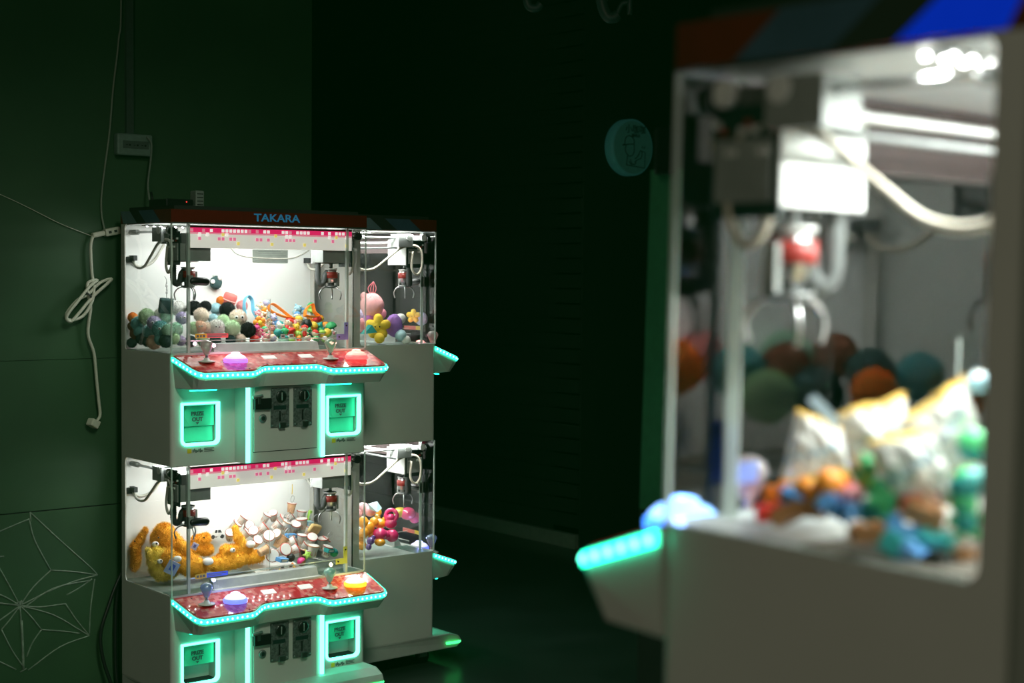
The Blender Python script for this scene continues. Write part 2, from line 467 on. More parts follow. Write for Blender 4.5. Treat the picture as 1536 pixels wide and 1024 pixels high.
        b.loft([r0, r1, r2, r3], None, False, True, True)
        con = b.build('console', R)
        b = MB(M_art); b.loft([[(x, y, ztop(y)+o+.0004) for x, y in console_outline(.97, .004)], [(x, y, ztop(y)+o+.003) for x, y in console_outline(.97, .004)]], None, False)
        for x, y in ((.03, -.09), (.2, -.108), (.275, -.08), (.36, -.08), (.45, -.08), (.5, -.11), (.67, -.11), (.06, -.012), (.36, -.008), (.65, -.008)):
            b.lathe((x, y, ztop(y)+o+.003), (0, 0, 1), [(.0032, 0), (.0024, .0012)], 8, M_black)
        b.build('console_artwork_panel', con)
        b = MB(M_ledg); pts = [(x, y) for x, y in top]
        for (xa, ya), (xb, yb) in zip(pts, pts[1:]):
            nx, ny = (yb-ya), -(xb-xa); l = math.hypot(nx, ny) or 1; nx /= -l; ny /= -l
            if ny > 0: nx, ny = -nx, -ny
            if (xa+xb)/2 < .03: nx, ny = -abs(nx), ny
            if (xa+xb)/2 > .68: nx = abs(nx)
            e = .0035
            za, zb = ztop(ya)+o, ztop(yb)+o
            q = [(xa+nx*e, ya+ny*e), (xb+nx*e, yb+ny*e)]
            b.face([(q[0][0], q[0][1], za-.014), (q[1][0], q[1][1], zb-.014), (q[1][0], q[1][1], zb-.002), (q[0][0], q[0][1], za-.002)])
            b.face([(q[0][0], q[0][1], za-.002), (q[1][0], q[1][1], zb-.002), (xb, yb, zb-.0015), (xa, ya, za-.0015)])
            b.face([(q[0][0], q[0][1], za-.014), (xa, ya, za-.014), (xb, yb, zb-.014), (q[1][0], q[1][1], zb-.014)])
        L = 0; acc = []
        for (xa, ya), (xb, yb) in zip(pts, pts[1:]):
            l = math.hypot(xb-xa, yb-ya); acc.append((L, l, xa, ya, xb, yb)); L += l
        s_ = .008
        while s_ < L:
            for a0, l, xa, ya, xb, yb in acc:
                if a0 <= s_ < a0+l:
                    t = (s_-a0)/l; x, y = xa+(xb-xa)*t, ya+(yb-ya)*t
                    nx, ny = yb-ya, -(xb-xa); q = math.hypot(nx, ny); nx /= -q; ny /= -q
                    if ny > 0: nx, ny = -nx, -ny
                    if x < .03: nx = -abs(nx)
                    if x > .68: nx = abs(nx)
                    b.ball((x+nx*.0035, y+ny*.0035, ztop(y)+o-.008), .0042, (1, 1, 1.05), 1, M_leddot)
            s_ += .0165
        b.build('console_led_strip', con, fix=False)
        for x in (.285, .415):
            y = -.036
            b = MB(M_disp); b.loft([[(x, y-.011, ztop(y-.011)+o+.0035), (x+.045, y-.011, ztop(y-.011)+o+.0035), (x+.045, y+.011, ztop(y+.011)+o+.0035), (x, y+.011, ztop(y+.011)+o+.0035)],
                                    [(x, y-.011, ztop(y-.011)+o+.0055), (x+.045, y-.011, ztop(y-.011)+o+.0055), (x+.045, y+.011, ztop(y+.011)+o+.0055), (x, y+.011, ztop(y+.011)+o+.0055)]], None, False)
            b.build('display', con)
        for x, y, mk in ((.088, -.052, deck['stick'][0]), (.512, -.06, deck['stick'][1])):
            zb = ztop(y)+o+.003
            b = MB(M_washer); b.lathe((x, y, zb), (0, 0, 1), [(.026, 0), (.025, .003), (.01, .005), (.0075, .012)], 24); js = b.build('joystick', R)
            b = MB(M_metal); b.cyl((x, y, zb+.005), (x, y, zb+.03), .0045); b.build('shaft', js)
            b = MB(mk); b.lathe((x, y, zb+.02), (0, 0, 1), [(.006, 0), (.009, .004), (.0115, .011), (.017, .022), (.0195, .030), (.0175, .038), (.0095, .044), (.001, .046)], 20); b.build('knob', js)
        for x, y, (m1, m2) in ((.178, -.062, deck['button'][0]), (.604, -.066, deck['button'][1])):
            y += opts.get('button_dy', 0); zb = ztop(y)+o+.003
            b = MB(m2); b.lathe((x, y, zb), (0, 0, 1), [(.036, 0), (.0365, .008), (.034, .012), (.03, .014)], 28); bt = b.build('push_button', R)
            b = MB(m1); b.lathe((x, y, zb+.01), (0, 0, 1), [(.0335, 0), (.031, .006), (.024, .012), (.015, .015), (.014, .019), (.008, .021), (.001, .0215)], 28); b.build('dome', bt)
            gl = bpy.data.lights.new('button_glow', 'POINT'); gl.energy = .2; gl.color = deck['glow'][0 if x < .3 else 1]; gl.shadow_soft_size = .006
            lo = bpy.data.objects.new('button_glow', gl); COL.objects.link(lo); lo.parent = bt; lo.location = (x, y-.005, zb+.045)
        # --- clear box
        b = MB(M_acry)
        b.face([(.003, .003, hg), (W-.003, .003, hg), (W-.003, .003, zt), (.003, .003, zt)]); b.build('front_acrylic', R, fix=False)
        for sx in (.002, W-.002):
            b = MB(M_acry); b.face([(sx, .003, hg), (sx, D-.02, hg), (sx, D-.02, zt), (sx, .003, zt)]); b.build('side_acrylic', R, fix=False)
        b = MB(M_edge)
        for sx in (0, W-.004):
            b.box(sx, sx+.004, 0, .004, hg, zt); b.box(sx+.0005, sx+.0035, .004, D-.03, hg, hg+.002)
        b.box(.004, W-.004, 0, .004, hg, hg+.0025); b.build('acrylic_edge_strips', R)
        for x in (.06, W-.068):
            b = MB(M_edge); b.box(x, x+.008, .012, .0155, hg, zt); b.box(x, x+.0025, .0155, .022, hg, zt); b.build('corner_post', R)
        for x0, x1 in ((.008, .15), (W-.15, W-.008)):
            b = MB(M_chutefloor); b.box(x0, x1, *((.012, .073) if not opts.get('mat') else (.012, .145)), hg, hg+.0015, M_ledge if opts.get('mat') else None); b.build('chute_plate', R)  # flat plate, no hole; the dark one puts corner dimness into colour
            if not opts.get('mat') and x0 < .1:
                b = MB(mat('grey_green_floor_mat', (.2, .25, .22), .6)); b.box(.007, W-.007, .0735, D-.01, hg, hg+.0008); b.build('floor_mat', R)
        if opts.get('mat'):
            b = MB(mat('beige_floor_mat', (.09, .075, .055), .7)); b.box(.16, W-.006, .147, D-.01, hg, hg+.003); b.build('floor_mat', R)
        b = MB(M_ledge); b.loft([[(x, y, z) for y, z in ((.03, hg), (.042, hg+.024), (.06, hg+.027), (.06, hg))] for x in (.157, W-.157)], None, False); b.build('front_ledge', R)
        # inner chute walls
        b = MB(M_chute)
        b.face([(.06, .064, hg), (W-.06, .064, hg), (W-.06, .064, hg+.035), (.06, .064, hg+.035)])
        b.box(.06, W-.06, .0632, .0652, hg+.033, hg+.036, M_edge)
        for x in (.155, W-.155):
            b.face([(x, .004, hg), (x, .062, hg), (x, .062, hg+.05), (x, .004, hg+.05)])
            b.box(x-.001, x+.001, .004, .062, hg+.049, hg+.051, M_edge)
        b.build('chute_wall', R, fix=False)
        b = MB(M_acry); xd = .378; b.face([(xd, .078, hg), (xd, .1, hg), (xd, .1, hg+.16), (xd, .078, hg+.16)]); b.box(xd-.0008, xd+.0008, .078, .0795, hg, hg+.16, M_edge); b.build('divider', R, fix=False)
        b = MB(deck.get('bracket', M_purple_br))
        b.box(W-.105, W-.062, .010, .012, hg+.03, hg+.048); b.box(W-.076, W-.062, .010, .012, hg+.048, hg+.085)
        for x, z in ((W-.096, hg+.039), (W-.069, hg+.075)): b.lathe((x, .01, z), (0, -1, 0), [(.003, 0), (.003, .001)], 8, M_black)
        b.build('corner_bracket', R)
        # prize bed: a low ramp rising to the back
        b = MB(M_inner); BX = opts.get('bed', 1)
        prof = [(.1, hg+.001), (.1, hg+.004), (D-.012, hg+.05), (D-.012, hg+.001)]
        b.loft([[(.36, y, z) for y, z in prof], [(W-.16, y, z) for y, z in prof]], None, False)
        if BX: b.build('prize_bed', R)
        else: b.bm.free()
        # interior panels
        b = MB(M_inner); b.box(.005, W-.005, D-.008, D-.004, hg, zt-.001)
        b.face([(.006, .006, zt-.002), (W-.006, .006, zt-.002), (W-.006, D-.008, zt-.002), (.006, D-.008, zt-.002)])
        bp = b.build('inner_panel', R, fix=False)
        b = MB(M_sticker)
        b.box(.4582, .59, D-.0115, D-.009, 1.3975+o, 1.4395+o)
        for k in range(6): b.box(.478 if k else .465, .583-.01*(k % 3), D-.0122, D-.0115, 1.4025+o+.006*k, 1.4035+o+.006*k+(.0015 if k == 5 else 0), M_print)
        b.build('notice_plate', R)
        # marquee of coloured pixels behind the front sheet
        b = MB(M_band); y = .018; xa, xb = .069, .64; za, zb = 1.4365+o, 1.503+o
        b.box(xa, xb, y, y+.003, za, zb); b.box(xa, xb, y+.003, y+.0045, za, zb, mat('marquee_back', (.045, .026, .026), .6))
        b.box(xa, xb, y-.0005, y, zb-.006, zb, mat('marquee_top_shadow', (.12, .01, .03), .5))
        b.box(xa, xb, y-.0006, y, zb-.02, zb-.006, M_bandp); b.box(xa, xb, y-.0006, y, zb-.025, zb-.02, M_bandm)
        rnd = random.Random(3); nx = 44; step = (xb-xa)/nx
        for i in range(nx):
            x = xa+step*i
            def px(z, m): b.box(x+step*.14, x+step*.86, y-.0013, y-.0006, z, z+step*.72, m)
            if i in (5, 8, 9, 10, 11, 12, 13, 14, 19, 20, 24, 25, 28, 29, 30, 31, 35, 37, 39, 40, 41): px(zb-.0185, M_pixw)
            elif rnd.random() < .25: px(zb-.0185, M_bandm)
            if i in (8, 22, 39): px(zb-.030, M_pixy)
            elif rnd.random() < .3: px(zb-.030, M_pixw)
            if i in (2, 7, 8, 10, 11, 17, 18, 20, 25, 26, 27, 33, 38): px(zb-.043, M_pixp)
            if i in (12, 21, 30, 42): px(zb-.056, M_pixy)
        b.build('pixel_marquee', R, fix=True)
        # ceiling light strip
        b = MB(M_board); b.box(.03, W-.03, D-.112, D-.084, zt-.006, zt-.003)
        k = .045
        while k < W-.03:
            b.ball((k, D-.091, zt-.0075), .003, (1, 1, .6), 1, M_wled); b.ball((k+.015, D-.105, zt-.0075), .003, (1, 1, .6), 1, M_wled); k += .024
        ls = b.build('ceiling_light_strip', R, fix=False)
        la = bpy.data.lights.new('deck_light', 'AREA'); la.shape = 'RECTANGLE'; la.size = W-.03; la.size_y = deck.get('lw', .1); la.energy = deck['power']; la.color = (.95, 1, .95)
        lo = bpy.data.objects.new('deck_light', la); COL.objects.link(lo); lo.parent = R; lo.location = (W/2, deck.get('ly', .11), zt-.012); lo.rotation_euler = (deck.get('tilt', .12), 0, 0)
        if deck.get('front'):
            la = bpy.data.lights.new('marquee_light', 'AREA'); la.shape = 'RECTANGLE'; la.size = .36; la.size_y = .015; la.energy = deck['front']; la.color = (.97, 1, .96)
            lo = bpy.data.objects.new('marquee_light', la); COL.objects.link(lo); lo.parent = R; lo.location = (W/2, .03, zt-.055); lo.rotation_euler = (.95, 0, 0)
        if opts.get('side_fill'):  # added fill to brighten interior and wall, no fitting of its own
            xs, es = opts['side_fill']; la = bpy.data.lights.new('side_fill', 'AREA'); la.shape = 'RECTANGLE'; la.size = .012; la.size_y = .22; la.energy = es; la.color = (.95, 1, .95)
            lo = bpy.data.objects.new('side_fill', la); COL.objects.link(lo); lo.parent = R; lo.location = (xs, .17, zt-.008); lo.rotation_euler = (0, (.5 if xs > .3 else -.5) if not opts.get('letters') else .9, 0)
        # crane: rails, gantry, carriages, claws
        for x in (.03, W-.03):
            b = MB(M_metal); b.cyl((x, .02, zt-.0245), (x, D-.012, zt-.0245), .0042); b.caps((x, D-.055, zt-.0245), (x, D-.014, zt-.0245), .0085, m=M_grey)
            b.build('side_rail', R)
        b = MB(M_steel); b.cyl((.035, .125, zt-.04), (W-.035, .125, zt-.04), .0045); b.build('gantry_rod', R)
        b = MB(M_dkmetal); b.cyl((.035, .142, zt-.058), (W-.035, .142, zt-.058), .0035); b.build('gantry_rod', R)
        for x in (.03, W-.03):
            s = 1 if x < .3 else -1
            b = MB(M_grey); b.box(min(x-.018*s, x+.03*s), max(x-.018*s, x+.03*s), .09, .15, zt-.055, zt-.012)
            b.lathe((x-.02*s, .105, zt-.022), (s, 0, 0), [(.012, 0), (.012, .008), (.006, .009)], 16, M_paper); b.lathe((x-.02*s, .045, zt-.022), (s, 0, 0), [(.012, 0), (.012, .008), (.006, .009)], 16, M_paper)
            b.cyl((x-.014*s, .035, zt-.026), (x-.014*s, .02, zt-.026), .013, m=M_black)
            b.box(min(x-.01*s, x+.006*s), max(x-.01*s, x+.006*s), .03, .11, zt-.032, zt-.016, M_dkmetal)
            b.build('gantry_end_block', R, .001)
        for ci, xc in enumerate(opts.get('cranes', (.09, W-.09))):
            s = 1 if ci == 0 else -1; yc = .07
            b = MB(M_dkmetal)
            b.box(xc-.055, xc+.055, .03, .092, zt-.112, zt-.06, M_grey)
            b.box(xc-.042, xc+.042, .028, .1, zt-.06, zt-.03)
            b.box(xc-.05*s-.002, xc-.05*s+.002, .024, .1, zt-.125, zt-.025, M_pcb)
            b.box(xc-.054, xc+.054, .1, .103, zt-.116, zt-.03, M_paper)
            for k in range(10): b.box(xc-.054*s-.004, xc-.054*s+.004, .03+.007*k, .034+.007*k, zt-.05-.006*(k*k % 5), zt-.044-.006*(k*k % 5), M_coil if k % 4 == 1 else M_paper)
            for yy in (.115, .145): b.lathe((xc-.03*s, .103, zt-.04-.2*(yy-.115)), (0, 1, 0), [(.011, 0), (.011, .006), (.004, .007)], 14, M_paper)
            car = b.build('crane_carriage', R, .0008)
            zc = zt-.112
            b = MB(M_metal)
            b.cyl((xc, yc, zc), (xc, yc, zc-.02), .006); b.cyl((xc, yc, zc-.018), (xc, yc, zc-.064), .018, m=M_metal)
            b.lathe((xc, yc, zc-.018), (0, 0, -1), [(.021, 0), (.021, .004), (.018, .005)], 16, M_paper)
            b.cyl((xc, yc, zc-.03), (xc, yc, zc-.05), .0225, m=M_coil)
            b.box(xc+.021, xc+.028, yc-.007, yc+.007, zc-.075, zc-.032, M_grey); b.box(xc-.028, xc-.022, yc-.006, yc+.006, zc-.075, zc-.036, M_grey)
            b.cyl((xc, yc, zc-.06), (xc, yc, zc-.078), .011, m=M_dkmetal); b.lathe((xc, yc, zc-.074), (0, 0, -1), [(.02, 0), (.021, .004), (.012, .008)], 16, M_dkmetal)
            b.build('claw_head', R)
            for k in range(3):
                a = 2*PI*k/3 + .5 + .4*ci
                dx, dy = math.cos(a), math.sin(a)
                b = MB(M_metal); b.tube([(xc+dx*.014, yc+dy*.014, zc-.078), (xc+dx*.03, yc+dy*.03, zc-.084), (xc+dx*.04, yc+dy*.04, zc-.1), (xc+dx*.036, yc+dy*.036, zc-.118)], .0024, 6); b.build('claw_prong', R)
            b = MB(M_rubber if ci == 0 else M_hose)
            h = -1 if ci == 1 else 1
            b.tube([(xc-.042, yc+.01, zc+.002), (xc-.043, yc+.01, zc-.03), (xc-.043, yc+.008, zc-.058), (xc-.034, yc+.004, zc-.069), (xc-.025, yc, zc-.058), (xc-.021, yc, zc-.04), (xc-.008, yc, zc-.025)], .0085, 10, sub=9, ribs=1)
            b.build('coil_hose', R)
        # cables
        for s, xe in ((1, 0), (-1, W)):
            b = MB(M_beige)
            q = lambda x: xe + s*x
            b.tube([(q(.028), D-.02, zt-.105), (q(.03), D-.05, zt-.132), (q(.03), D-.1, zt-.13), (q(.028), D-.15, zt-.098), (q(.026), .13, zt-.058), (q(.026), .07, zt-.05), (q(.024), .045, zt-.075), (q(.024), .045, zt-.125), (q(.024), .065, zt-.148), (q(.026), .085, zt-.125), (q(.028), .08, zt-.07)], .0043, 8, M_greycable if opts.get('front') else None)
            b.box(q(.028)-.006, q(.028)+.006, D-.045, D-.012, zt-.112, zt-.096, M_rubber)
            b.build('crane_cable', R)
        b = MB(M_greycable)
        b.tube([(.37, D-.012, zt-.06), (.4, D-.012, zt-.085), (.46, D-.012, zt-.096), (.59, D-.012, zt-.098), (.64, D-.012, zt-.085), (.67, D-.012, zt-.07)], .002, 6)
        b.build('wall_cable', R)
        b = MB(M_greycable)
        b.tube([(.02, D-.012, zt-.1), (.035, D-.014, zt-.118), (.06, D-.014, zt-.13), (.1, D-.016, zt-.115), (.13, D-.02, zt-.07), (.14, D-.03, zt-.04)], .0042, 6); b.box(.012, .034, D-.022, D-.009, zt-.118, zt-.1, M_rubber)
        b.build('plug_cable', R)
        b = MB(M_black); b.caps((.074, .012, zt-.172), (.118, .012, zt-.174), .0125); b.box(.06, .075, .006, .02, zt-.19, zt-.155, M_grey); b.build('cam_lock', R)
        # warning sticker on the front sheet
        b = MB(M_yel); x, z = .078, hg+.045
        b.box(x, x+.038, .0008, .0018, z, z+.0135); b.box(x+.038, x+.11, .0008, .0018, z, z+.0135, deck.get('sticker', M_redst))
        b.box(x+.005, x+.012, .0004, .0008, z+.003, z+.010, M_print); b.box(x+.016, x+.022, .0004, .0008, z+.003, z+.010, M_print); b.box(x+.025, x+.033, .0004, .0008, z+.003, z+.010, M_print)
        for k in range(2): b.box(x+.042, x+.104-.016*k, .0004, .0008, z+.003+.0045*(1-k), z+.0055+.0045*(1-k), M_print)
        b.build('warning_sticker', R)
        for x in (.37, .40):
            b = MB(M_paper); b.box(x, x+.016, .0008, .0018, hg+.04, hg+.052); b.box(x+.003, x+.013, .0004, .0008, hg+.044, hg+.048, M_print); b.build('number_sticker', R)
    return R

def knobmat(n, c, es): return mat('knob_'+n, c, .1, emit=c, es=es, coat=.5)
def bulb(n, c): return clear('bulb_'+n, tuple(.55+.4*x for x in c), .16, .05, .4, c)
K_clear = bulb('clear', (.85, .75, .75)); K_green = bulb('green', (.6, .9, .7)); K_blue = bulb('blue', (.45, .6, 1)); K_mint = bulb('mint', (.5, .95, .85))
def btn(n, c1, e1, c2, e2): return (mat('dome_'+n, c1, .2, emit=c1, es=e1), mat('ring_'+n, c2, .3, emit=c2, es=e2))
B_pink = btn('pink_white', (1, .6, .7), 1.1, (.5, .2, 1), 1.2)
B_orange = btn('orange_pink', (1, .5, .42), 1.0, (1, .16, .16), 1.1)
B_blue = btn('blue_white', (.75, .75, 1), 1.1, (.15, .2, 1), 1.6)
B_yellow = btn('yellow_white', (1, .95, .6), 1.2, (1, .72, .05), 1.1)
B_cyan = btn('sky_blue', (.25, .5, 1), 3.0, (.05, .25, 1), 3.0)

MA = build_machine('claw_machine', 'white double-deck claw machine facing the camera against the dark green wall', (0, 0, 0), 0, dict(front=True, letters=True, side_fill=(.02, .06), decks=(
    dict(power=2.8, front=.55, stick=(K_clear, K_green), button=(B_pink, B_orange), glow=((1, .4, .6), (1, .35, .3)), bracket=M_purple_br, sticker=M_redst),
    dict(power=2.8, front=.55, stick=(K_blue, K_mint), button=(B_blue, B_yellow), glow=((.3, .35, 1), (1, .9, .3)), bracket=M_yel_br, sticker=M_bluest, open=True, hose='grey'))))
VB = .1486; UB = 1.072
MBm = build_machine('claw_machine', 'white double-deck claw machine seen side-on, at the right of the machine facing the camera', (UB, VB, 0), PI/2, dict(decks=(
    dict(power=4.6, stick=(K_clear, K_green), button=(B_orange, B_pink), glow=((1, .4, .6), (1, .35, .3))),
    dict(power=4.6, stick=(K_blue, K_mint), button=(B_blue, B_yellow), glow=((.3, .35, 1), (.3, .35, 1)), open=True)), stripe=M_ltblue, side_fill=(.014, 1.6)))
UC, VC, ZC = -1.1325, -3.187, .033
MC_M = Matrix.Translation((UC, VC, ZC)) @ Matrix.Translation((0, 0, 1.3)) @ Matrix.Rotation(.014, 4, Vector((st, ct, 0))) @ Matrix.Translation((0, 0, -1.3)) @ Matrix.Rotation(PI, 4, 'Z') @ Matrix.Translation((-W, 0, 0))
M_bluglow = mat('glowing_blue_print', (.01, .05, .5), .3, emit=(.0, .04, 1), es=.3)  # blue light on the header side put in as emission, no lamp behind
MC = build_machine('claw_machine', 'large blurred white claw machine close to the camera at the right', (0, 0, 0), 0, dict(matrix=MC_M, bed=0, mat=1, console_dz=.003, console_k=.86, button_dy=.0105, cranes=(.09, W-.074), stripe=M_bluglow, decks=(
    dict(power=9, ly=.242, lw=.018, stick=(K_clear, K_clear), button=(B_cyan, B_cyan), glow=((.2, .4, 1), (.2, .4, 1))), None)))

# ------------------------------------------------------------------ the room
def wallmat(name, c, rough=.7):
    return mat(name, c, rough, var=.2, scale=3, bump=.05)
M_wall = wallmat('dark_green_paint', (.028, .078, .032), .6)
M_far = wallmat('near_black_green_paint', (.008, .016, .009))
M_floor = mat('dark_polished_floor', (.02, .03, .024), .3, var=.2, scale=4)
b = MB(M_floor); b.box(-7, 7, -9, 9, -.05, 0); struct(b.build('floor'))
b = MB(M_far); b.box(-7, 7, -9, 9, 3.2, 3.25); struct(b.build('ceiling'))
b = MB(M_wall)
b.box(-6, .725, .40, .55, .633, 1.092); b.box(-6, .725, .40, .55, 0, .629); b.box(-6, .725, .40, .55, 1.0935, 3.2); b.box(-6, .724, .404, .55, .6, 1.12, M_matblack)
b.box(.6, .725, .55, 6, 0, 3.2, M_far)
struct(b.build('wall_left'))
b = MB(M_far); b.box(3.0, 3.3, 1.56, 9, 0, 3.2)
for k in range(40): b.box(2.994, 3.0, 1.56, 9, .1+.075*k, .165+.075*k)
struct(b.build('wall_far'))
M_skirt = mat('pale_skirting', (.16, .19, .14), .6)
b = MB(M_skirt); b.box(2.975, 3.0, 1.56, 9, 0, .07); struct(b.build('baseboard_far'))
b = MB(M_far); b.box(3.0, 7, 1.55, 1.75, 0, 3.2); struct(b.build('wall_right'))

b = MB(M_inner); b.box(-.43, -.41, -3.6, -3.14, 0, 1.6); struct(b.build('reflection_panel'))  # unseen panel added for a neighbour's back sheet, shows in acrylic reflections
b = MB(M_inner); b.box(.75, 1.06, .865, .885, 0, 1.55); struct(b.build('reflection_panel'))  # unseen panel added to brighten reflections in the side-on machine
# ------------------------------------------------------------------ prizes
def colmat(n, c, rough=.8, var=.1, coat=0, es=0): return mat(n, c, rough, var=var, scale=60, coat=coat, emit=c if es else None, es=es)
FUR = dict(mint=(.55, .8, .66), teal=(.25, .55, .56), green=(.62, .8, .56), lavender=(.66, .6, .8), cream=(.9, .8, .7), white=(.87, .87, .84),
           black=(.012, .016, .016), slate=(.06, .12, .12), pink=(.88, .45, .46), paleblue=(.52, .75, .82), orange=(.92, .34, .06), brown=(.3, .13, .08), peach=(.9, .64, .5))
FNAME = dict(mint='mint green', teal='teal', green='pale green', lavender='lavender', cream='cream', white='white', black='black', slate='dark slate', pink='pink', paleblue='pale blue', orange='orange', brown='brown', peach='peach')
M_eyew = colmat('eye_white', (.9, .9, .9), .3); M_eyeb = colmat('eye_black', (.01, .01, .012), .2)
def fur(c): return colmat('fur_'+c, FUR[c], .95)

def shared(name, mb):
    bmesh.ops.recalc_face_normals(mb.bm, faces=mb.bm.faces); return mb.mesh(name)
b = MB(fur('white')); b.ball((0, 0, 0), .94, (1, 1, .95), 3, nz=.05); b.bm.normal_update(); b.fuzz(2600, .2, .022, jit=.9); POM = shared('pom_pom', b)
b = MB(M_eyew); b.ball((0, 0, 0), 1, (1, .5, 1), 2); b.ball((0, -.38, -.05), .5, (1, .5, 1), 2, M_eyeb); EYE = shared('eye', b)

def place(name, me, loc, scale, m=None, rot=(0, 0, 0), parent=None):
    o = bpy.data.objects.new(name, me); COL.objects.link(o); o.location = loc; o.scale = (scale,)*3 if not isinstance(scale, tuple) else scale
    o.rotation_euler = rot
    if parent: o.parent = parent
    if m:
        o.material_slots[0].link = 'OBJECT'; o.material_slots[0].material = m
    return o

def pom(px, py, y, rpx, c, label, eyes=0, yaw=None, group='furry pom-pom plushes in the upper machine'):
    r = rpx*pxsize(on(px, py, y=y)); y = min(max(y, .067+r), D-.012-r); p = on(px, py, y=y)
    while p.x < r+.007 and y < D-.013-r: y += .004; p = on(px, py, y=y)
    p.x = min(max(p.x, r+.007), W-r-.007); p.z = max(p.z, HG+r+.002)
    o = place('pom_pom_plush', POM, p, r, fur(c), (random.uniform(-.2, .2), random.uniform(-.2, .2), random.uniform(-.5, .1)))
    tag(o, label, 'plush', group)
    if eyes:
        o.rotation_euler = (0, random.uniform(-.25, .25), -.35 + (yaw or 0))
        for s in (-1, 1): place('eye', EYE, (s*.27*eyes, -.93, .12), .2*eyes, None, (0, 0, s*.25), o)
    return o

# upper deck of the left machine, front row to back row
pom(199, 476, .30, 8, 'orange', 'orange furry plush at the far left back corner of the upper left window')
pom(203, 500, .27, 9, 'brown', 'brown furry plush low in the back left corner of the upper window')
pom(207, 485, .26, 11, 'teal', 'teal furry plush just inside the left upper window, under the orange one')
pom(220, 475, .24, 13, 'green', 'pale green furry plush at the left, behind the lavender one with eyes')
pom(231, 484, .16, 11, 'lavender', 'lavender furry plush with eyes at the left of the upper window', 1)
pom(241, 494, .12, 14, 'teal', 'blue-green furry plush with small eyes, front left of the upper window', .8)
pom(241, 472, .24, 11, 'white', 'white furry plush behind the lavender one, at left in the upper window')
pom(250, 475, .21, 10, 'mint', 'mint furry plush behind the left clear corner post of the upper window')
pom(268, 463, .26, 12, 'white', 'white furry plush at the back, left of the clear corner post')
pom(273, 477, .16, 10, 'lavender', 'pale lavender furry plush with round eyes beside the clear corner post', 1)
pom(264, 494, .11, 11, 'mint', 'mint furry plush low beside the clear corner post')
pom(213, 508, .10, 10, 'slate', 'dark slate furry plush at the bottom left of the upper window')
pom(231, 513, .06, 12, 'peach', 'peach furry plush lying low at the left of the upper window')
pom(249, 511, .05, 11, 'slate', 'dark grey furry plush low by the left front corner of the upper window')
pom(199, 489, .25, 8, 'brown', 'red-brown furry plush between the orange and dark plushes, far left')
pom(209, 497, .2, 9, 'teal', 'teal furry plush second from the bottom at the far left')
pom(222, 512, .12, 9, 'slate', 'blackish furry plush low at the left, right of the slate one')
pom(240, 509, .09, 9, 'teal', 'teal furry plush low at the left front corner of the upper window')
pom(252, 495, .09, 10, 'mint', 'mint furry plush right of the blue-green one with eyes')
pom(196, 514, .22, 8, 'slate', 'dark slate furry plush in the lowest back left corner of the upper window')
pom(223, 497, .17, 10, 'teal', 'dark teal furry plush under the lavender one with eyes')
pom(262, 508, .06, 9, 'green', 'pale green furry plush lowest beside the clear corner post')
pom(286, 512, .085, 9, 'slate', 'dark slate furry plush under the warning sticker, left end')
pom(304, 511, .085, 9, 'green', 'pale green furry plush under the warning sticker')
pom(323, 511, .085, 9, 'slate', 'dark slate furry plush under the warning sticker, right end')
pom(271, 511, .08, 8, 'lavender', 'dusty lavender furry plush low beside the warning sticker')
pom(291, 462, .22, 12, 'black', 'black fluffy pom-pom behind the clear corner post, upper window')
pom(308, 460, .23, 9.5, 'black', 'small black fluffy pom-pom second from left in the back row')
pom(324, 463, .25, 9, 'paleblue', 'pale blue furry plush between two black pom-poms')
pom(341, 465, .20, 12.5, 'black', 'large black fluffy pom-pom in the middle of the back row')
pom(302, 473, .17, 12, 'cream', 'cream furry plush with a pointed tuft in front of the black pom-poms')
pom(320, 478, .18, 8, 'paleblue', 'small pale blue plush in the middle of the pom-pom pile')
pom(291, 492, .11, 10, 'green', 'pale green furry plush just above the warning sticker')
pom(300, 490, .10, 10, 'peach', 'peach furry plush with small eyes above the warning sticker', .7)
pom(311, 492, .11, 9, 'cream', 'cream furry plush beside the peach one above the sticker')
pom(325, 491, .10, 13, 'white', 'white-green furry plush with small black eyes in the front row', .7)
pom(335, 481, .14, 10, 'green', 'pale green furry plush behind the white-green one with eyes')
pom(348, 492, .10, 13, 'green', 'pale green furry plush left of the front black pom-pom')
pom(357, 477, .14, 14, 'cream', 'cream plush with round spectacle patches beside the large black pom-pom', 1.1)
pom(372, 495, .10, 12.5, 'black', 'round black fluffy pom-pom in the front row beside the small toys')
pom(346, 510, .085, 8, 'slate', 'dark slate plush low in front of the pale green ones')
pom(360, 509, .085, 9, 'cream', 'pale cream plush low beneath the front black pom-pom')
# round cup-shaped and soft toys at the middle back
def at(px, py, y):
    p = on(px, py, y=y); p.x = min(max(p.x, .015), W-.036); return p
o = MB(colmat('coral_cloth', (.8, .2, .18))); p = at(344, 450, .29); r = .021
o.lathe(p, (.25, -.3, 1), [(r*.9, -r*1.1), (r, -r), (r*1.05, r*.7), (r*.95, r), (r*.1, r*1.02)], 20); o.torus(p, (.25, -.3, 1), r*1.05, .002, m=colmat('pale_coral', (.85, .5, .45)))
tag(o.build('toy_drum'), 'coral red drum-shaped toy at the back of the upper window', 'toy')
pom(331, 451, .30, 7, 'orange', 'small orange soft ball left of the coral drum toy')
pom(363, 459, .27, 9, 'pink', 'pink plush right of the coral drum toy')
def ribbon(name, pts, wdt, m, label, cat='strap', up=(.3, -1, .4), th=.0012):
    b = MB(m); P = spline(pts, 8); u = Vector(up).normalized(); R = []
    for i, p in enumerate(P):
        t = (P[min(i+1, len(P)-1)]-P[max(i-1, 0)]).normalized(); w_ = u
        n = t.cross(w_).normalized()*th
        R.append([p+w_*wdt+n, p-w_*wdt+n, p-w_*wdt-n, p+w_*wdt-n])
    b.loft(R, None, False); return tag(b.build(name), label, cat)
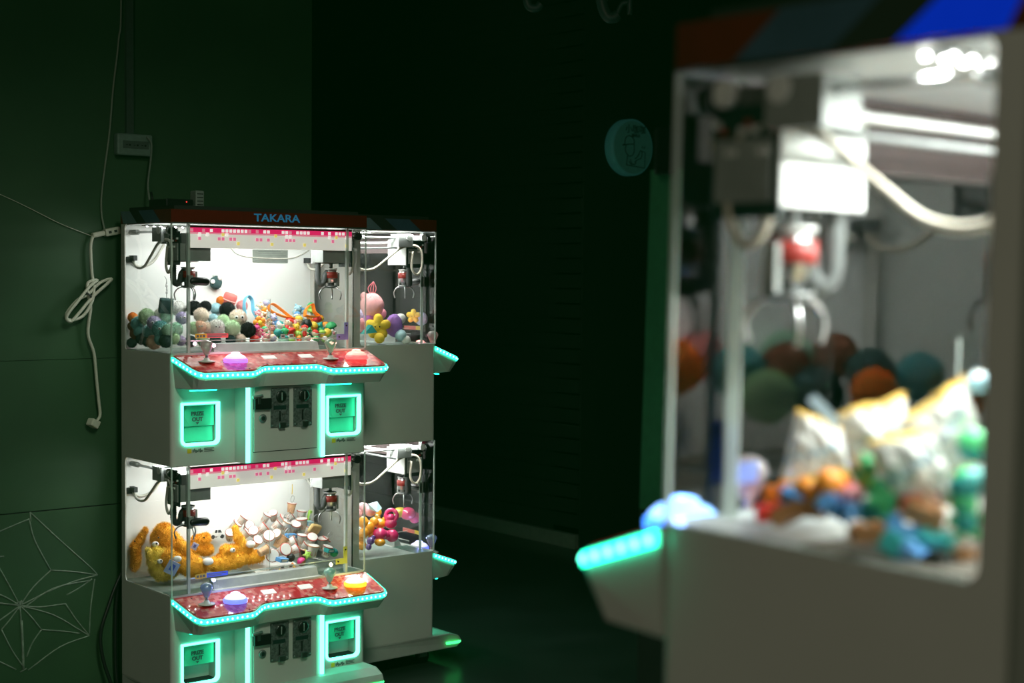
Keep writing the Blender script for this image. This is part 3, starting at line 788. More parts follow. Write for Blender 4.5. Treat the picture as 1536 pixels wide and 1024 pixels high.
M_sky = colmat('sky_blue_cloth', (.2, .58, .8)); M_orst = colmat('orange_strap', (.95, .25, .01), .5)
ribbon('wrist_strap', [at(*q) for q in ((368, 475, .24), (366, 455, .25), (371, 444, .26), (378, 450, .26), (380, 466, .24), (386, 476, .22))], .007, M_sky, 'sky blue wrist strap looped up in the middle of the upper window')
ribbon('wrist_strap', [at(*q) for q in ((441, 478, .16), (424, 474, .17), (406, 466, .19), (404, 458, .2), (410, 456, .21), (424, 466, .2), (434, 474, .18), (442, 479, .17))], .006, M_orst, 'bright orange wrist strap lying on top of the small toys')
ribbon('wrist_strap', [at(*q) for q in ((457, 474, .2), (459, 464, .21), (468, 456, .22), (472, 468, .21), (478, 474, .2), (466, 475, .19), (458, 473, .19))], .007, M_orst, 'orange folded strap standing up at the right of the small toys')
# hung from the back wall and the crane
b = MB(fur('slate')); p = at(324, 424, .322); b.ball(p, .021, (1, .7, 1), 3, nz=.05); b.bm.normal_update(); b.fuzz(500, .004, .0006)
for dx, dz, s in ((-.018, .004, .008), (.008, .016, .009), (.01, -.02, .004)): b.ball(p+Vector((dx, -.012, dz)), s, (1, .5, 1), 2, fur('white'))
hp = b.build('hanging_plush'); tag(hp, 'dark grey and white plush stuck up on the bright back wall', 'plush')
b = MB(M_washer); b.cyl(p+Vector((0, .004, .018)), p+Vector((0, .0095, .024)), .008); b.build('suction_cup', hp)
b = MB(fur('slate')); p = at(249, 458, .2)
b.box(-.021, .021, -.012, .012, -.024, .022, M=Matrix.Translation(p) @ Euler((.1, .12, -.3)).to_matrix().to_4x4()); b.bm.normal_update(); b.fuzz(500, .004, .0007)
gp = b.build('square_plush', bevel=.006); tag(gp, 'dark green square plush hanging from a chain behind the left window', 'plush')
b = MB(M_metal); q0 = at(247, 414, .2); b.tube([q0, at(250, 420, .2), at(249, 428, .2), at(251, 434, .2), at(250, 440, .2), at(250, 447, .2)], .0011, 6)
for k in range(4): b.torus(at(250, 424+5*k, .2), (1, k % 2, 0), .003, .0008, 10, 5)
b.build('chain', gp)

# small toys
TC = dict(red=(.75, .04, .03), orange=(.95, .32, .03), yellow=(.9, .62, .06), green=(.06, .5, .18), teal=(.03, .35, .33), cream=(.85, .7, .52), pink=(.85, .35, .38), white=(.85, .85, .8), blue=(.12, .35, .7), skyblue=(.4, .68, .8), black=(.015, .02, .02), brown=(.35, .16, .06), magenta=(.75, .05, .25), lavender=(.5, .48, .7), lime=(.4, .7, .12))
def tm(c): return colmat('toy_'+c, TC[c], .45, .06)
def toy_mesh(kind):
    b = MB(tm('cream'), tm('red'), M_eyeb)
    if kind == 'figure':
        b.ball((0, 0, .55), .62, (1, .9, .9), 2); b.caps((0, 0, -.15), (0, 0, -.55), .36, .42, tm('red')); b.ball((0, .08, .72), .64, (1.02, .95, .8), 2, tm('red'))
        for s in (-1, 1): b.caps((s*.36, 0, -.1), (s*.62, -.1, -.3), .14, m=tm('cream'), n=8); b.caps((s*.2, 0, -.7), (s*.22, -.05, -.95), .16, m=tm('cream'), n=8); b.ball((s*.2, -.53, .5), .07, sub=1, m=M_eyeb)
    elif kind == 'bear':
        b.ball((0, 0, .45), .6, sub=2); b.ball((0, 0, -.35), .55, (1, .9, 1.05), 2, tm('red'))
        for s in (-1, 1): b.ball((s*.42, 0, .95), .2, sub=2); b.ball((s*.55, -.1, -.25), .22, (1, 1, 1.4), 2); b.ball((s*.3, -.25, -.85), .24, sub=2); b.ball((s*.2, -.52, .55), .07, sub=1, m=M_eyeb)
        b.ball((0, -.5, .35), .2, (1, .8, .8), 2, tm('red'))
    elif kind == 'mushroom':
        b.lathe((0, 0, -.8), (0, 0, 1), [(.4, 0), (.45, .2), (.38, .8)], 14); b.lathe((0, 0, -.05), (0, 0, 1), [(.3, -.02), (.9, .05), (.85, .35), (.55, .7), (.05, .85)], 18, tm('red'))
        for a in range(5): b.ball((.62*math.cos(a*1.26), .62*math.sin(a*1.26), .42), .13, (1, 1, .6), 1)
    elif kind == 'capsule':
        b.lathe((0, 0, 0), (0, 0, 1), [(.05, -.85), (.55, -.62), (.8, -.2), (.82, 0)], 18, tm('red')); b.lathe((0, 0, 0), (0, 0, 1), [(.82, 0), (.8, .2), (.55, .62), (.05, .85)], 18); b.torus((0, 0, 0), (0, 0, 1), .82, .05, 18, 6)
    elif kind == 'star':
        R = [(math.cos(PI/2+i*PI/5)*(1 if i % 2 == 0 else .5), math.sin(PI/2+i*PI/5)*(1 if i % 2 == 0 else .5)) for i in range(10)]
        b.loft([[(x*.5, -.3, z*.5) for x, z in R], [(x, -.1, z) for x, z in R], [(x, .1, z) for x, z in R], [(x*.5, .3, z*.5) for x, z in R]])
        for s in (-1, 1): b.ball((s*.18, -.31, .1), .08, sub=1, m=M_eyeb)
        b.torus((0, 0, 1.05), (0, 1, 0), .15, .05, 10, 5, tm('red'))
    elif kind == 'flower':
        for a in range(5): b.ball((.55*math.cos(a*1.257), 0, .55*math.sin(a*1.257)), .42, (1, .6, 1), 2)
        b.ball((0, -.15, 0), .38, (1, .7, 1), 2, tm('red'))
    elif kind == 'bun':
        b.ball((0, 0, 0), .85, (1.05, 1, .8), 2); b.ball((0, 0, .3), .62, (1, 1, .7), 2, tm('red')); b.torus((0, 0, .78), (1, 0, 0), .14, .05, 10, 5)
        for s in (-1, 1): b.ball((s*.25, -.83, .0), .08, sub=1, m=M_eyeb)
    return shared('toy_'+kind, b)
TOY = {k: toy_mesh(k) for k in ('figure', 'bear', 'mushroom', 'capsule', 'star', 'flower', 'bun')}
TN = dict(figure='doll figurine', bear='bear figurine', mushroom='mushroom toy', capsule='capsule toy', star='star toy', flower='flower toy', bun='bun-shaped toy')
CN = dict(skyblue='azure')
def toy(kind, c1, c2, p, r, label, group, rot=None):
    o = place(kind+'_toy', TOY[kind], p, r, tm(c1), rot or (random.uniform(-.5, .3), random.uniform(-.7, .7), random.uniform(-1.2, .4)))
    o.material_slots[1].link = 'OBJECT'; o.material_slots[1].material = tm(c2)
    return tag(o, label, 'toy', group)
ORD = ['leftmost', 'second from the left', 'third from the left', 'fourth from the left', 'fifth from the left', 'sixth from the left', 'seventh from the left', 'eighth from the left', 'ninth from the left', 'tenth from the left', 'eleventh from the left', 'twelfth from the left', 'thirteenth from the left', 'fourteenth from the left', 'fifteenth from the left', 'sixteenth from the left', 'seventeenth from the left', 'eighteenth from the left']
ROWS = [  # row name, depth, entries (px, py, r px, kind, main colour, second colour)
 ('top back row', .27, [(384, 465, 6, 'bun', 'skyblue', 'white'), (394, 462, 7, 'bear', 'cream', 'orange'), (400, 455, 6, 'bun', 'lavender', 'skyblue'), (446, 467, 8, 'bear', 'skyblue', 'white'), (453, 466, 5, 'capsule', 'blue', 'skyblue'), (475, 459, 6, 'capsule', 'green', 'lime'), (483, 468, 7, 'mushroom', 'white', 'lime'), (489, 474, 6, 'bear', 'cream', 'pink')]),
 ('upper row', .22, [(388, 474, 7, 'bear', 'peach' if False else 'pink', 'cream'), (396, 473, 6, 'flower', 'cream', 'brown'), (402, 480, 6, 'bun', 'teal', 'black'), (446, 477, 7, 'figure', 'white', 'blue'), (452, 480, 6, 'bun', 'skyblue', 'white'), (465, 481, 6, 'star', 'orange', 'yellow'), (476, 480, 7, 'mushroom', 'cream', 'red'), (484, 481, 6, 'bear', 'pink', 'white'), (494, 482, 7, 'figure', 'yellow', 'orange'), (503, 479, 6, 'bun', 'brown', 'yellow')]),
 ('middle row', .16, [(389, 484, 9, 'flower', 'orange', 'yellow'), (397, 487, 7, 'figure', 'cream', 'pink'), (406, 487, 7, 'figure', 'cream', 'brown'), (412, 481, 8, 'bear', 'lavender', 'blue'), (420, 487, 7, 'bun', 'white', 'teal'), (431, 489, 9, 'figure', 'cream', 'red'), (441, 488, 7, 'bear', 'pink', 'cream'), (447, 485, 8, 'figure', 'cream', 'yellow'), (460, 486, 8, 'capsule', 'black', 'black'), (470, 489, 7, 'capsule', 'yellow', 'orange'), (480, 492, 7, 'bear', 'teal', 'green'), (492, 493, 8, 'figure', 'cream', 'orange'), (505, 490, 8, 'mushroom', 'teal', 'green'), (512, 492, 5, 'bun', 'skyblue', 'teal')]),
 ('lower row', .11, [(387, 496, 8, 'bear', 'magenta', 'pink'), (399, 499, 7, 'figure', 'cream', 'green'), (408, 497, 7, 'figure', 'pink', 'brown'), (416, 499, 7, 'bun', 'teal', 'green'), (425, 500, 8, 'bear', 'green', 'teal'), (436, 499, 8, 'mushroom', 'red', 'red'), (446, 494, 7, 'bear', 'yellow', 'yellow'), (447, 502, 7, 'bun', 'lime', 'green'), (457, 497, 7, 'figure', 'cream', 'red'), (465, 500, 7, 'bear', 'green', 'black'), (473, 500, 6, 'capsule', 'red', 'cream'), (483, 500, 6, 'mushroom', 'yellow', 'lime'), (491, 499, 7, 'capsule', 'yellow', 'lime'), (500, 500, 6, 'flower', 'white', 'pink')]),
 ('bottom row', .085, [(382, 510, 8, 'capsule', 'red', 'pink'), (399, 508, 7, 'bear', 'pink', 'cream'), (412, 512, 8, 'figure', 'lavender', 'cream'), (426, 509, 7, 'mushroom', 'teal', 'teal'), (437, 511, 6, 'capsule', 'lime', 'yellow'), (449, 510, 6, 'bear', 'orange', 'red'), (462, 509, 6, 'flower', 'cream', 'pink'), (474, 509, 6, 'bun', 'green', 'cream'), (487, 509, 5, 'capsule', 'white', 'lime')]),
]
for rn, yy, es in ROWS:
    for i, (px, py, r, k, c1, c2) in enumerate(sorted(es)):
        p = at(px, py, yy+random.uniform(-.008, .008))
        toy(k, c1, c2, p, r*1.22*pxsize(p), f"{CN.get(c1, c1)} and {CN.get(c2, c2)} {TN[k]}, {ORD[i].replace(' the', '')} in {rn} of upper toy heap" if c1 != c2 else f"{CN.get(c1, c1)} {TN[k]}, {ORD[i].replace(' the', '')} in {rn} of upper toy heap", 'small toys heaped at the right of the upper window')
pom(425, 517, .07, 9, 'mint', 'mint green soft cushion toy lying flat in front of the small toys')

# ---- lower deck: orange shaggy plush dogs
M_of = colmat('orange_fur', (1, .5, .045), .95, .12); M_of2 = colmat('golden_fur', (1, .74, .14), .95, .12); M_paw = colmat('white_paw', (.85, .83, .78), .9)
M_tag = colmat('blue_white_tag', (.45, .55, .85), .5)
def shag(name, parts, label, m, extras=(), y=.17):
    b = MB(m)
    for q in parts:
        (x0, y0), (x1, y1), r0, r1 = q[:4]; dy = q[4] if len(q) > 4 else 0
        a = on(x0, y0, y=y+dy); c = on(x1, y1, y=y+dy-.004); k = pxsize(a); b.caps(a, c, r0*k*1.04, r1*k*1.04, n=18)
    t = b.build('tmp'); md = t.modifiers.new('r', 'REMESH'); md.mode = 'VOXEL'; md.voxel_size = .0035; md.use_smooth_shade = True
    bpy.context.view_layer.update()
    me = bpy.data.meshes.new_from_object(t.evaluated_get(bpy.context.evaluated_depsgraph_get())); bpy.data.objects.remove(t)
    b = MB(m); b.bm.from_mesh(me); bpy.data.meshes.remove(me)
    for v in b.bm.verts: v.co += v.normal*.003*noise.noise(v.co*90)
    for f in b.bm.faces: f.material_index = 0; f.smooth = True
    b.bm.normal_update(); b.fuzz(5000, .009, .0009, jit=1.1)
    o = b.build(name, fix=False); tag(o, label, 'plush', 'shaggy orange plushes in the lower window')
    for kind, (px, py), r, dy in extras:
        p = on(px, py, y=y+dy); k = pxsize(p)
        if kind == 'paw': e = MB(M_paw); e.ball(p, r*k, (1.25, 1, .85), 2, nz=.08); e.build('paw', o)
        elif kind == 'snout': e = MB(M_paw); e.ball(p, r*k, (1.1, 1, .9), 2); e.ball(p+Vector((.0, -r*k*.9, r*k*.3)), r*k*.35, sub=2, m=M_eyeb); e.build('snout', o)
        elif kind == 'tag':
            e = MB(M_tag); X = Matrix.Translation(p) @ Euler((.2, .5, -.5)).to_matrix().to_4x4()
            e.box(-r*k, r*k, -.0008, .0008, -r*k*1.2, r*k*1.2, M=X); e.box(-r*k*.4, r*k*.4, -.0014, -.0008, -r*k*.5, r*k*.7, M_bluest, M=X); e.build('paper_tag', o)
        elif kind == 'eye': e = MB(M_eyeb); e.ball(p, r*k, sub=2); e.build('eye', o)
    lo = min(v.co.x for v in o.data.vertices); o.location.x = max(0, .008-lo)
    return o
shag('plush_dog', [((199, 838), (198, 820), 7, 7), ((200, 817), (203, 813), 6, 6), ((204, 813), (213, 796), 5.5, 4.5), ((197, 850), (199, 838), 6, 7)], 'orange shaggy plush standing up in the back left corner of the lower window', M_of, [('eye', (197, 812), 1.3, -.03)], .312)
shag('plush_dog', [((243, 806), (246, 801), 17, 16), ((257, 800), (268, 812), 7, 7), ((234, 820), (242, 826), 7, 8), ((250, 822), (262, 826), 10, 9)], 'orange shaggy plush with a big round head at the back left of the lower window', M_of, [('snout', (233, 816), 5, -.05), ('eye', (238, 806), 1.4, -.05)], .27)
shag('plush_dog', [((224, 832), (233, 836), 10, 10), ((210, 826), (215, 846), 4.5, 6), ((226, 852), (242, 856), 14, 13), ((222, 840), (226, 850), 11, 12), ((228, 863), (240, 862), 9, 8)], 'golden plush with a blue and white paper tag, front left of the lower window', M_of2, [('paw', (245, 830), 4.5, -.03), ('tag', (246, 853), 9, -.10), ('snout', (228, 843), 4, -.04)], .21)
shag('plush_dog', [((258, 838), (290, 848), 15, 15), ((272, 822), (276, 830), 11, 11), ((298, 852), (315, 846), 9, 7), ((262, 836), (268, 838), 8, 6), ((282, 855), (300, 858), 9, 8)], 'orange shaggy plush with two white paws lying in front of the clear corner post', M_of, [('paw', (266, 838), 5.5, -.055), ('paw', (312, 842), 7, -.03)], .17)
shag('plush_dog', [((296, 812), (308, 808), 9, 8), ((290, 822), (312, 824), 9, 8)], 'small orange shaggy plush with a paper tag behind the two-pawed plush', M_of, [('tag', (292, 819), 4.5, -.035), ('eye', (306, 806), 1.2, -.02)], .26)
shag('plush_dog', [((336, 842), (356, 838), 14, 12), ((354, 836), (388, 834), 11, 9), ((353, 792), (356, 806), 5, 6), ((358, 806), (362, 816), 7, 8), ((338, 826), (372, 822), 9, 7), ((322, 846), (332, 846), 11, 12)], 'orange shaggy plush stretched out to the right with one ear up, lower window', M_of, [('paw', (376, 816), 6.5, -.02), ('snout', (349, 825), 4, -.03)], .18)

# ---- lower deck: toy car and paper cup keyrings
p = at(322, 799, .29); b = MB(M_paper)
X = Matrix.Translation(p) @ Euler((0, .08, .25)).to_matrix().to_4x4()
def carprof(w_, off): return [X @ Vector((x*.030, w_, z*.030+off)) for x, z in ((-1.1, -.35), (1.1, -.35), (1.12, -.05), (.75, .08), (.4, .42), (-.45, .42), (-.8, .08), (-1.1, .02))]
b.loft([carprof(-.014, 0), carprof(.014, 0)], None, False)
car = b.build('toy_car', bevel=.002); tag(car, 'small white toy car at the back of the lower window', 'toy car')
b = MB(M_rubber); q = [X @ Vector(v) for v in ((-.012, -.0146, .002), (-.002, -.0146, .002), (-.002, -.0146, .011), (-.011, -.0146, .011))]; b.face(q); q = [X @ Vector(v) for v in ((.001, -.0146, .002), (.018, -.0146, .002), (.011, -.0146, .011), (.001, -.0146, .011))]; b.face(q); b.build('car_window', car)
for sx in (-.02, .02):
    for sy in (-1, 1):
        b = MB(M_rubber); c = X @ Vector((sx, sy*.012, -.0105)); d = X @ Vector((sx, sy*.0165, -.0105)); b.cyl(c, d, .0065); b.build('wheel', car)
M_cup = colmat('cup_white', (.82, .8, .76), .5, .03); M_rim = colmat('cup_rim', (.4, .1, .07), .45); M_face = colmat('cup_print', (.5, .27, .17), .5)
b = MB(M_cup); b.lathe((0, 0, -1), (0, 0, 1), [(.58, 0), (.62, .04), (.8, 1.7), (.84, 1.74)], 22); CUP = shared('cup', b)
b = MB(M_rim); b.lathe((0, 0, .72), (0, 0, 1), [(.84, 0), (.92, .02), (.92, .12), (.85, .16)], 22); b.lathe((0, 0, .885), (0, 0, 1), [(.83, 0), (.78, .012)], 22, M_cup); LID = shared('lid', b)
b = MB(M_metal); b.torus((0, 0, 1.6), (0, 1, 0), .62, .06, 22, 6); b.cyl((0, 0, .9), (0, 0, 1.02), .06); RING = shared('key_ring', b)
b = MB(M_face)
for a in range(16):
    t0 = a*PI/8; t1 = t0 + PI/8*(.62 if a % 3 else 1)
    b.face([((.59+.11*h)*math.cos(t)*1.06, (.59+.11*h)*math.sin(t)*1.06, -1+h*1.2) for t, h in ((t0, .3), (t1, .3), (t1, 1.1 if a % 2 else .85), (t0, 1.1 if a % 2 else .85))])
BAND = shared('cup_band', b)
CUPG = 'paper-cup keyrings heaped at the right of the lower window'
def cup(px, py, y, r, rot, label, ring=False, rim=None, body=None):
    p = at(px, py, y); k = 1.25*r*pxsize(p)
    rot = (rot[0]*.62, rot[1], rot[2]); o = place('cup_keyring', CUP, p, k, body, rot); tag(o, label, 'keyring', CUPG)
    l = place('lid', LID, (0, 0, 0), 1, rim, (0, 0, 0), o); place('printed_band', BAND, (0, 0, 0), 1, None, (0, 0, random.uniform(-.5, .5)), o)
    if ring: place('key_ring', RING, (0, 0, 0), 1, None, (0, 0, .3), o)
    return o
M_redrim = colmat('cup_red_rim', (.65, .08, .06), .45); M_brnrim = colmat('cup_brown_rim', (.45, .22, .1), .45); M_tan = colmat('cup_tan', (.8, .5, .28), .5); M_gold = colmat('cup_gold', (.85, .6, .25), .5)
o = cup(437, 761, .28, 6.5, (.15, .1, .2), 'paper-cup keyring hanging on a hook from the notice-plate cable', True, body=M_tan)
b = MB(M_yel); b.tube([at(438.5, 726, .31), at(438.5, 734, .31), at(438, 741, .3)], .0012, 6); b.build('hook', None)
hk = bpy.data.objects[-1] if False else [x for x in bpy.data.objects if x.name == 'hook'][0]; tag(hk, 'thin yellow hook on the cable above the hanging cup', 'hook')
CUPS = [
 ('back row', .28, [(352, 789, 7, (1.2, .3, .4), 0), (362, 781, 6, (.4, .6, 0), 0), (372, 790, 7, (1.5, -.5, .2), 0), (398, 777, 6, (.6, .4, 0), 0), (410, 774, 6.5, (.3, -.5, .4), 0), (421, 781, 7, (1.1, .5, .2), 1), (434, 776, 6, (.5, .9, 0), 0), (452, 773, 7, (.15, .1, 0), 0)]),
 ('middle back row', .24, [(345, 803, 7, (1.1, .2, -.6), 0), (366, 802, 7, (.9, .7, .2), 0), (380, 798, 7, (1.2, -.7, .1), 0), (393, 793, 7, (.8, .8, .3), 1), (415, 788, 6.5, (1.3, .2, .9), 0), (428, 789, 7, (.7, .2, .5), 2), (442, 791, 7.5, (.9, -.15, .1), 0), (453, 786, 8, (.05, -.1, .2), 0), (462, 797, 6.5, (.3, .4, .1), 0)]),
 ('middle front row', .19, [(384, 813, 7, (1.2, .5, -.4), 0), (402, 806, 8, (1.6, .3, -.5), 0), (417, 803, 7, (.4, -.9, .2), 2), (421, 812, 8.5, (.5, .6, .4), 3), (436, 814, 8, (1.1, 1.0, .3), 0), (452, 809, 7, (.3, .1, 0), 0), (456, 820, 8, (1.0, .5, .1), 0), (467, 810, 7.5, (1.0, -.3, .2), 1), (484, 815, 8, (.25, -.1, .1), 0), (497, 812, 7, (.6, .6, .2), 1)]),
 ('front row', .13, [(396, 826, 7, (.4, 1.2, .2), 3), (408, 833, 9, (2.2, .35, -.5), 0), (425, 825, 8.5, (2.0, .15, -.1), 1), (440, 825, 7, (.7, 1.1, .3), 1), (455, 832, 7, (.2, .3, .1), 4), (469, 826, 8, (.25, .1, 0), 2), (490, 826, 7, (.4, .2, .1), 0)]),
]
rims = {0: None, 1: M_redrim, 2: M_brnrim, 3: M_brnrim, 4: None}
for rn, yy, es in CUPS:
    for i, (px, py, r, rot, kind) in enumerate(sorted(es)):
        cn = {0: 'white cup keyring, brown-red lid', 1: 'white cup keyring, red lid', 2: 'white cup keyring, light brown lid', 3: 'tan paper-cup keyring, light brown lid', 4: 'black cup keyring, brown-red lid'}[kind]
        cup(px, py, yy+random.uniform(-.006, .006), r, rot, f"{cn}, {ORD[i].replace(' the', '')} in {rn} of cup heap", (px in (428, 497, 421)), rims[kind], {3: M_tan, 4: M_black}.get(kind))
o = MB(M_gold); p = at(472, 793, .2)
X = Matrix.Translation(p) @ Euler((.5, .3, .2)).to_matrix().to_4x4()
R_ = rounded(-.024, .024, -.017, .017, .008)
o.loft([[X @ Vector((x*.8, -.007, z*.8)) for x, z in R_], [X @ Vector((x, -.003, z)) for x, z in R_], [X @ Vector((x, .003, z)) for x, z in R_], [X @ Vector((x*.8, .007, z*.8)) for x, z in R_]])
pk = o.build('purse_keyring'); tag(pk, 'golden purse-shaped keyring with a big metal ring on the cup heap', 'keyring')
b = MB(M_metal); b.torus(at(476, 778, .2), (.2, 1, .1), .0145, .0011, 24, 6); b.build('key_ring', pk)
for px, py, y, c, lb, sz in ((436, 803, .21, 'blue', 'bright blue card box lying in the middle of the cup heap', (.024, .008, .006)), (423, 839, .1, 'blue', 'blue box at the front of the cup heap', (.018, .012, .006)), (494, 825, .12, 'teal', 'teal box at the right end of the cup heap', (.016, .01, .006)), (464, 773, .27, 'lime', 'lime green stick toy standing behind the cup heap', (.005, .005, .018)), (463, 785, .25, 'skyblue', 'sky blue box behind the golden purse keyring', (.014, .01, .008))):
    b = MB(tm(c)); X = Matrix.Translation(at(px, py, y)) @ Euler((.2, .12, .3)).to_matrix().to_4x4(); b.box(-sz[0], sz[0], -sz[1], sz[1], -sz[2], sz[2], M=X); b.box(-sz[0]*.7, sz[0]*.7, -sz[1]-.0005, -sz[1], -sz[2]*.5, sz[2]*.5, M_paper, M=X)
    tag(b.build('small_box' if sz[2] < .01 else 'stick_toy', bevel=.0015), lb, 'box' if sz[2] < .01 else 'toy')
for i, (px, py, k, c1, c2, lb) in enumerate(((461, 832, 'star', 'lime', 'yellow', 'lime green star toy at the front of the cup heap'), (423, 858, 'flower', 'yellow', 'orange', 'yellow flower toy below the cup heap'), (440, 853, 'bear', 'orange', 'yellow', 'orange bear figurine below the cup heap'), (436, 836, 'capsule', 'black', 'black', 'black capsule toy among the front cups'), (452, 842, 'capsule', 'magenta', 'brown', 'dark magenta capsule toy at the foot of the cup heap'), (412, 860, 'bun', 'lavender', 'blue', 'grey-lavender bun toy low in front of the cup heap'), (505, 828, 'capsule', 'teal', 'green', 'teal capsule toy at the right foot of the cup heap'))):
    p = at(px, py, (.1, .085, .085, .115, .1, .085, .13)[i]); toy(k, c1, c2, p, 8*pxsize(p), lb, None)

# ---- prizes in the machine seen side-on; depth y is measured into the room
def bt(px, py, y): return on(px, py, y=y)
b = MB(fur('pink')); p = bt(558, 458, .27); k = pxsize(p)
b.ball(p, 18*k, (1, .95, 1.05), 3, nz=.06)
b.ball(p+CX*-12*k+Vector((0, 0, 14*k)), 6*k, (1, .6, 1), 2)
b.bm.normal_update(); b.fuzz(1200, .005, .0008); o = b.build('round_plush'); tag(o, 'round pink plush hanging by a ribbon in the upper right machine', 'plush')
b = MB(colmat('pink_ribbon', (.9, .25, .3), .5))
for dx in (-6, -2, 2, 6): b.tube([p+CX*dx*.4*k+Vector((0, 0, 16*k)), p+CX*(dx)*k+Vector((0, 0, 26*k)), p+CX*2*k+Vector((0, 0, 36*k))], .0013, 6)
b.build('ribbon', o)
def softtoy(px, py, y, r, c, label, shape='ball', M_=None, cat='plush', grp='soft toys in the upper right machine'):
    p = bt(px, py, y); k = pxsize(p)*r; m = M_ or colmat('soft_'+c, TC.get(c) or FUR.get(c), .85)
    b = MB(m)
    if shape == 'ball': b.ball(p, k, (1, .95, 1), 3, nz=.08)
    elif shape == 'egg': b.ball(p, k, (.85, .85, 1.15), 3, nz=.05)
    elif shape == 'star':
        for a in range(5): b.caps(p, p+(CX*math.cos(a*1.257+.3)+Vector((0, 0, 1))*math.sin(a*1.257+.3))*k*.7, k*.55, k*.4)
        for s in (-1, 1): b.ball(p - CF*k*.5 + CX*s*k*.18, k*.07, sub=1, m=M_eyeb)
    elif shape == 'wedge':
        b.loft([[p+CX*x*k+Vector((0, q, z*k)) for x, z in ((-1, -.6), (1, -.3), (.2, .8))] for q in (-.012, .012)], None, False)
    if shape != 'wedge':
        b.bm.normal_update(); b.fuzz(500, k*.1, .0009)
    return tag(b.build('soft_toy', fix=False), label, cat, grp)
softtoy(567, 490, .23, 18, 'yellow', 'yellow star plush with a face in front of the upper right machine', 'star')
softtoy(591, 488, .225, 15, 'lavender', 'purple egg-shaped plush right of the yellow star plush', 'egg', colmat('soft_purple', (.4, .2, .62), .85))
softtoy(554, 477, .27, 9, 'magenta', 'bright violet plush behind the yellow star plush', 'ball', colmat('soft_violet', (.6, .22, .7), .85))
softtoy(601, 503, .2, 9, 'paleblue', 'pale blue plush low beside the purple egg plush')
softtoy(609, 510, .19, 7, 'white', 'small white plush lowest at the right of the soft toys')
softtoy(601, 478, .26, 8, 'white', 'white plush peeping out behind the purple egg plush')
softtoy(569, 507, .2, 8, 'yellow', 'small yellow soft toy under the yellow star plush')
softtoy(553, 495, .21, 10, 'teal', 'teal wedge-shaped soft toy left of the yellow star plush', 'wedge')
softtoy(572, 470, .3, 8, 'pink', 'pale pink plush below the hanging pink one')
softtoy(545, 488, .33, 11, 'pink', 'salmon pink plush at the far left of the soft toys')
softtoy(541, 474, .36, 10, 'lavender', 'lavender plush at the back left of the soft toys')
softtoy(620, 474, .42, 10, 'yellow', 'yellow plush far back in the upper right machine', 'star')
softtoy(632, 478, .46, 10, 'lavender', 'grey-lavender plush far back in the upper right machine')
# glossy blow-up toys below
def glossy(n, c): return mat('gloss_'+n, c, .12, coat=1, var=.04)
G_pink = glossy('hot_pink', (.85, .04, .2)); G_or = glossy('orange', (.95, .4, .03)); G_lp = glossy('light_pink', (.9, .45, .5)); G_pur = glossy('purple', (.12, .05, .25)); G_yel = glossy('yellow', (.9, .65, .08)); G_blue = glossy('blue', (.05, .15, .55))
def blowup(pts, m, label, name='inflatable_toy', rings=()):
    b = MB(m)
    for px, py, y, r, sx in pts:
        p = bt(px, py, y); k = pxsize(p)*r; b.ball(p, k, (sx, sx, 1), 3)
    for px, py, y, r, r2 in rings:
        p = bt(px, py, y); k = pxsize(p); b.torus(p, -CF+Vector((0, 0, .2)), r*k, r2*k, 24, 10); 
    return tag(b.build(name), label, 'toy', 'glossy blow-up toys in the lower right machine')
blowup([(586, 785, .225, 8, 1.2), (586, 776, .225, 6, 1.1)], G_pink, 'hot pink glossy ring toy standing on the pink bow-shaped one', rings=[(587, 773, .225, 8.5, 3)])
blowup([(570, 801, .21, 10, 1.1), (588, 803, .205, 10, 1.0), (579, 802, .205, 7, 1)], G_pink, 'hot pink glossy bow-shaped toy at the front of the lower right machine')
blowup([(545, 783, .24, 9, .9), (553, 791, .235, 10, .9), (561, 783, .24, 8, .9), (546, 799, .23, 8, 1), (558, 800, .235, 8, .9)], G_or, 'orange glossy flower-shaped toy left of the pink bow-shaped one')
blowup([(570, 785, .25, 8, 1.2), (578, 779, .25, 5, 1.1)], G_or, 'orange glossy toy between the orange flower and the pink ring')
blowup([(539, 806, .25, 9, 1), (543, 818, .23, 7, 1)], G_or, 'orange glossy toy at the far left of the lower right machine')
blowup([(545, 762, .3, 9, 1.1), (555, 766, .28, 9, 1), (536, 770, .3, 8, 1)], G_lp, 'light pink glossy toy at the back left of the lower right machine')
blowup([(568, 768, .28, 6, .8), (566, 776, .27, 5, 1)], G_yel, 'yellow glossy toy behind the orange ones')
blowup([(556, 811, .195, 6, 1), (553, 820, .19, 5, .9), (560, 806, .2, 4, 1)], G_pur, 'dark purple glossy toy hanging low at the front')
blowup([(570, 813, .195, 6, 1.4)], G_or, 'flat orange glossy toy under the pink bow-shaped one')
blowup([(612, 770, .4, 10, 1.2), (622, 776, .4, 9, 1)], G_pink, 'pink glossy toy far back in the lower right machine')
blowup([(600, 768, .42, 8, 1.3)], G_yel, 'yellow glossy toy far back in the lower right machine')
b = MB(colmat('pale_blue_paper', (.5, .72, .8), .6)); P0 = [bt(553, 756, .25), bt(566, 752, .25), bt(573, 762, .24), bt(566, 768, .23), bt(556, 764, .25)]
b.loft([P0, [q+Vector((0, .006, 0)) for q in P0]], None, False); tag(b.build('paper_flag'), 'pale blue folded paper standing behind the pink glossy toys', 'paper')

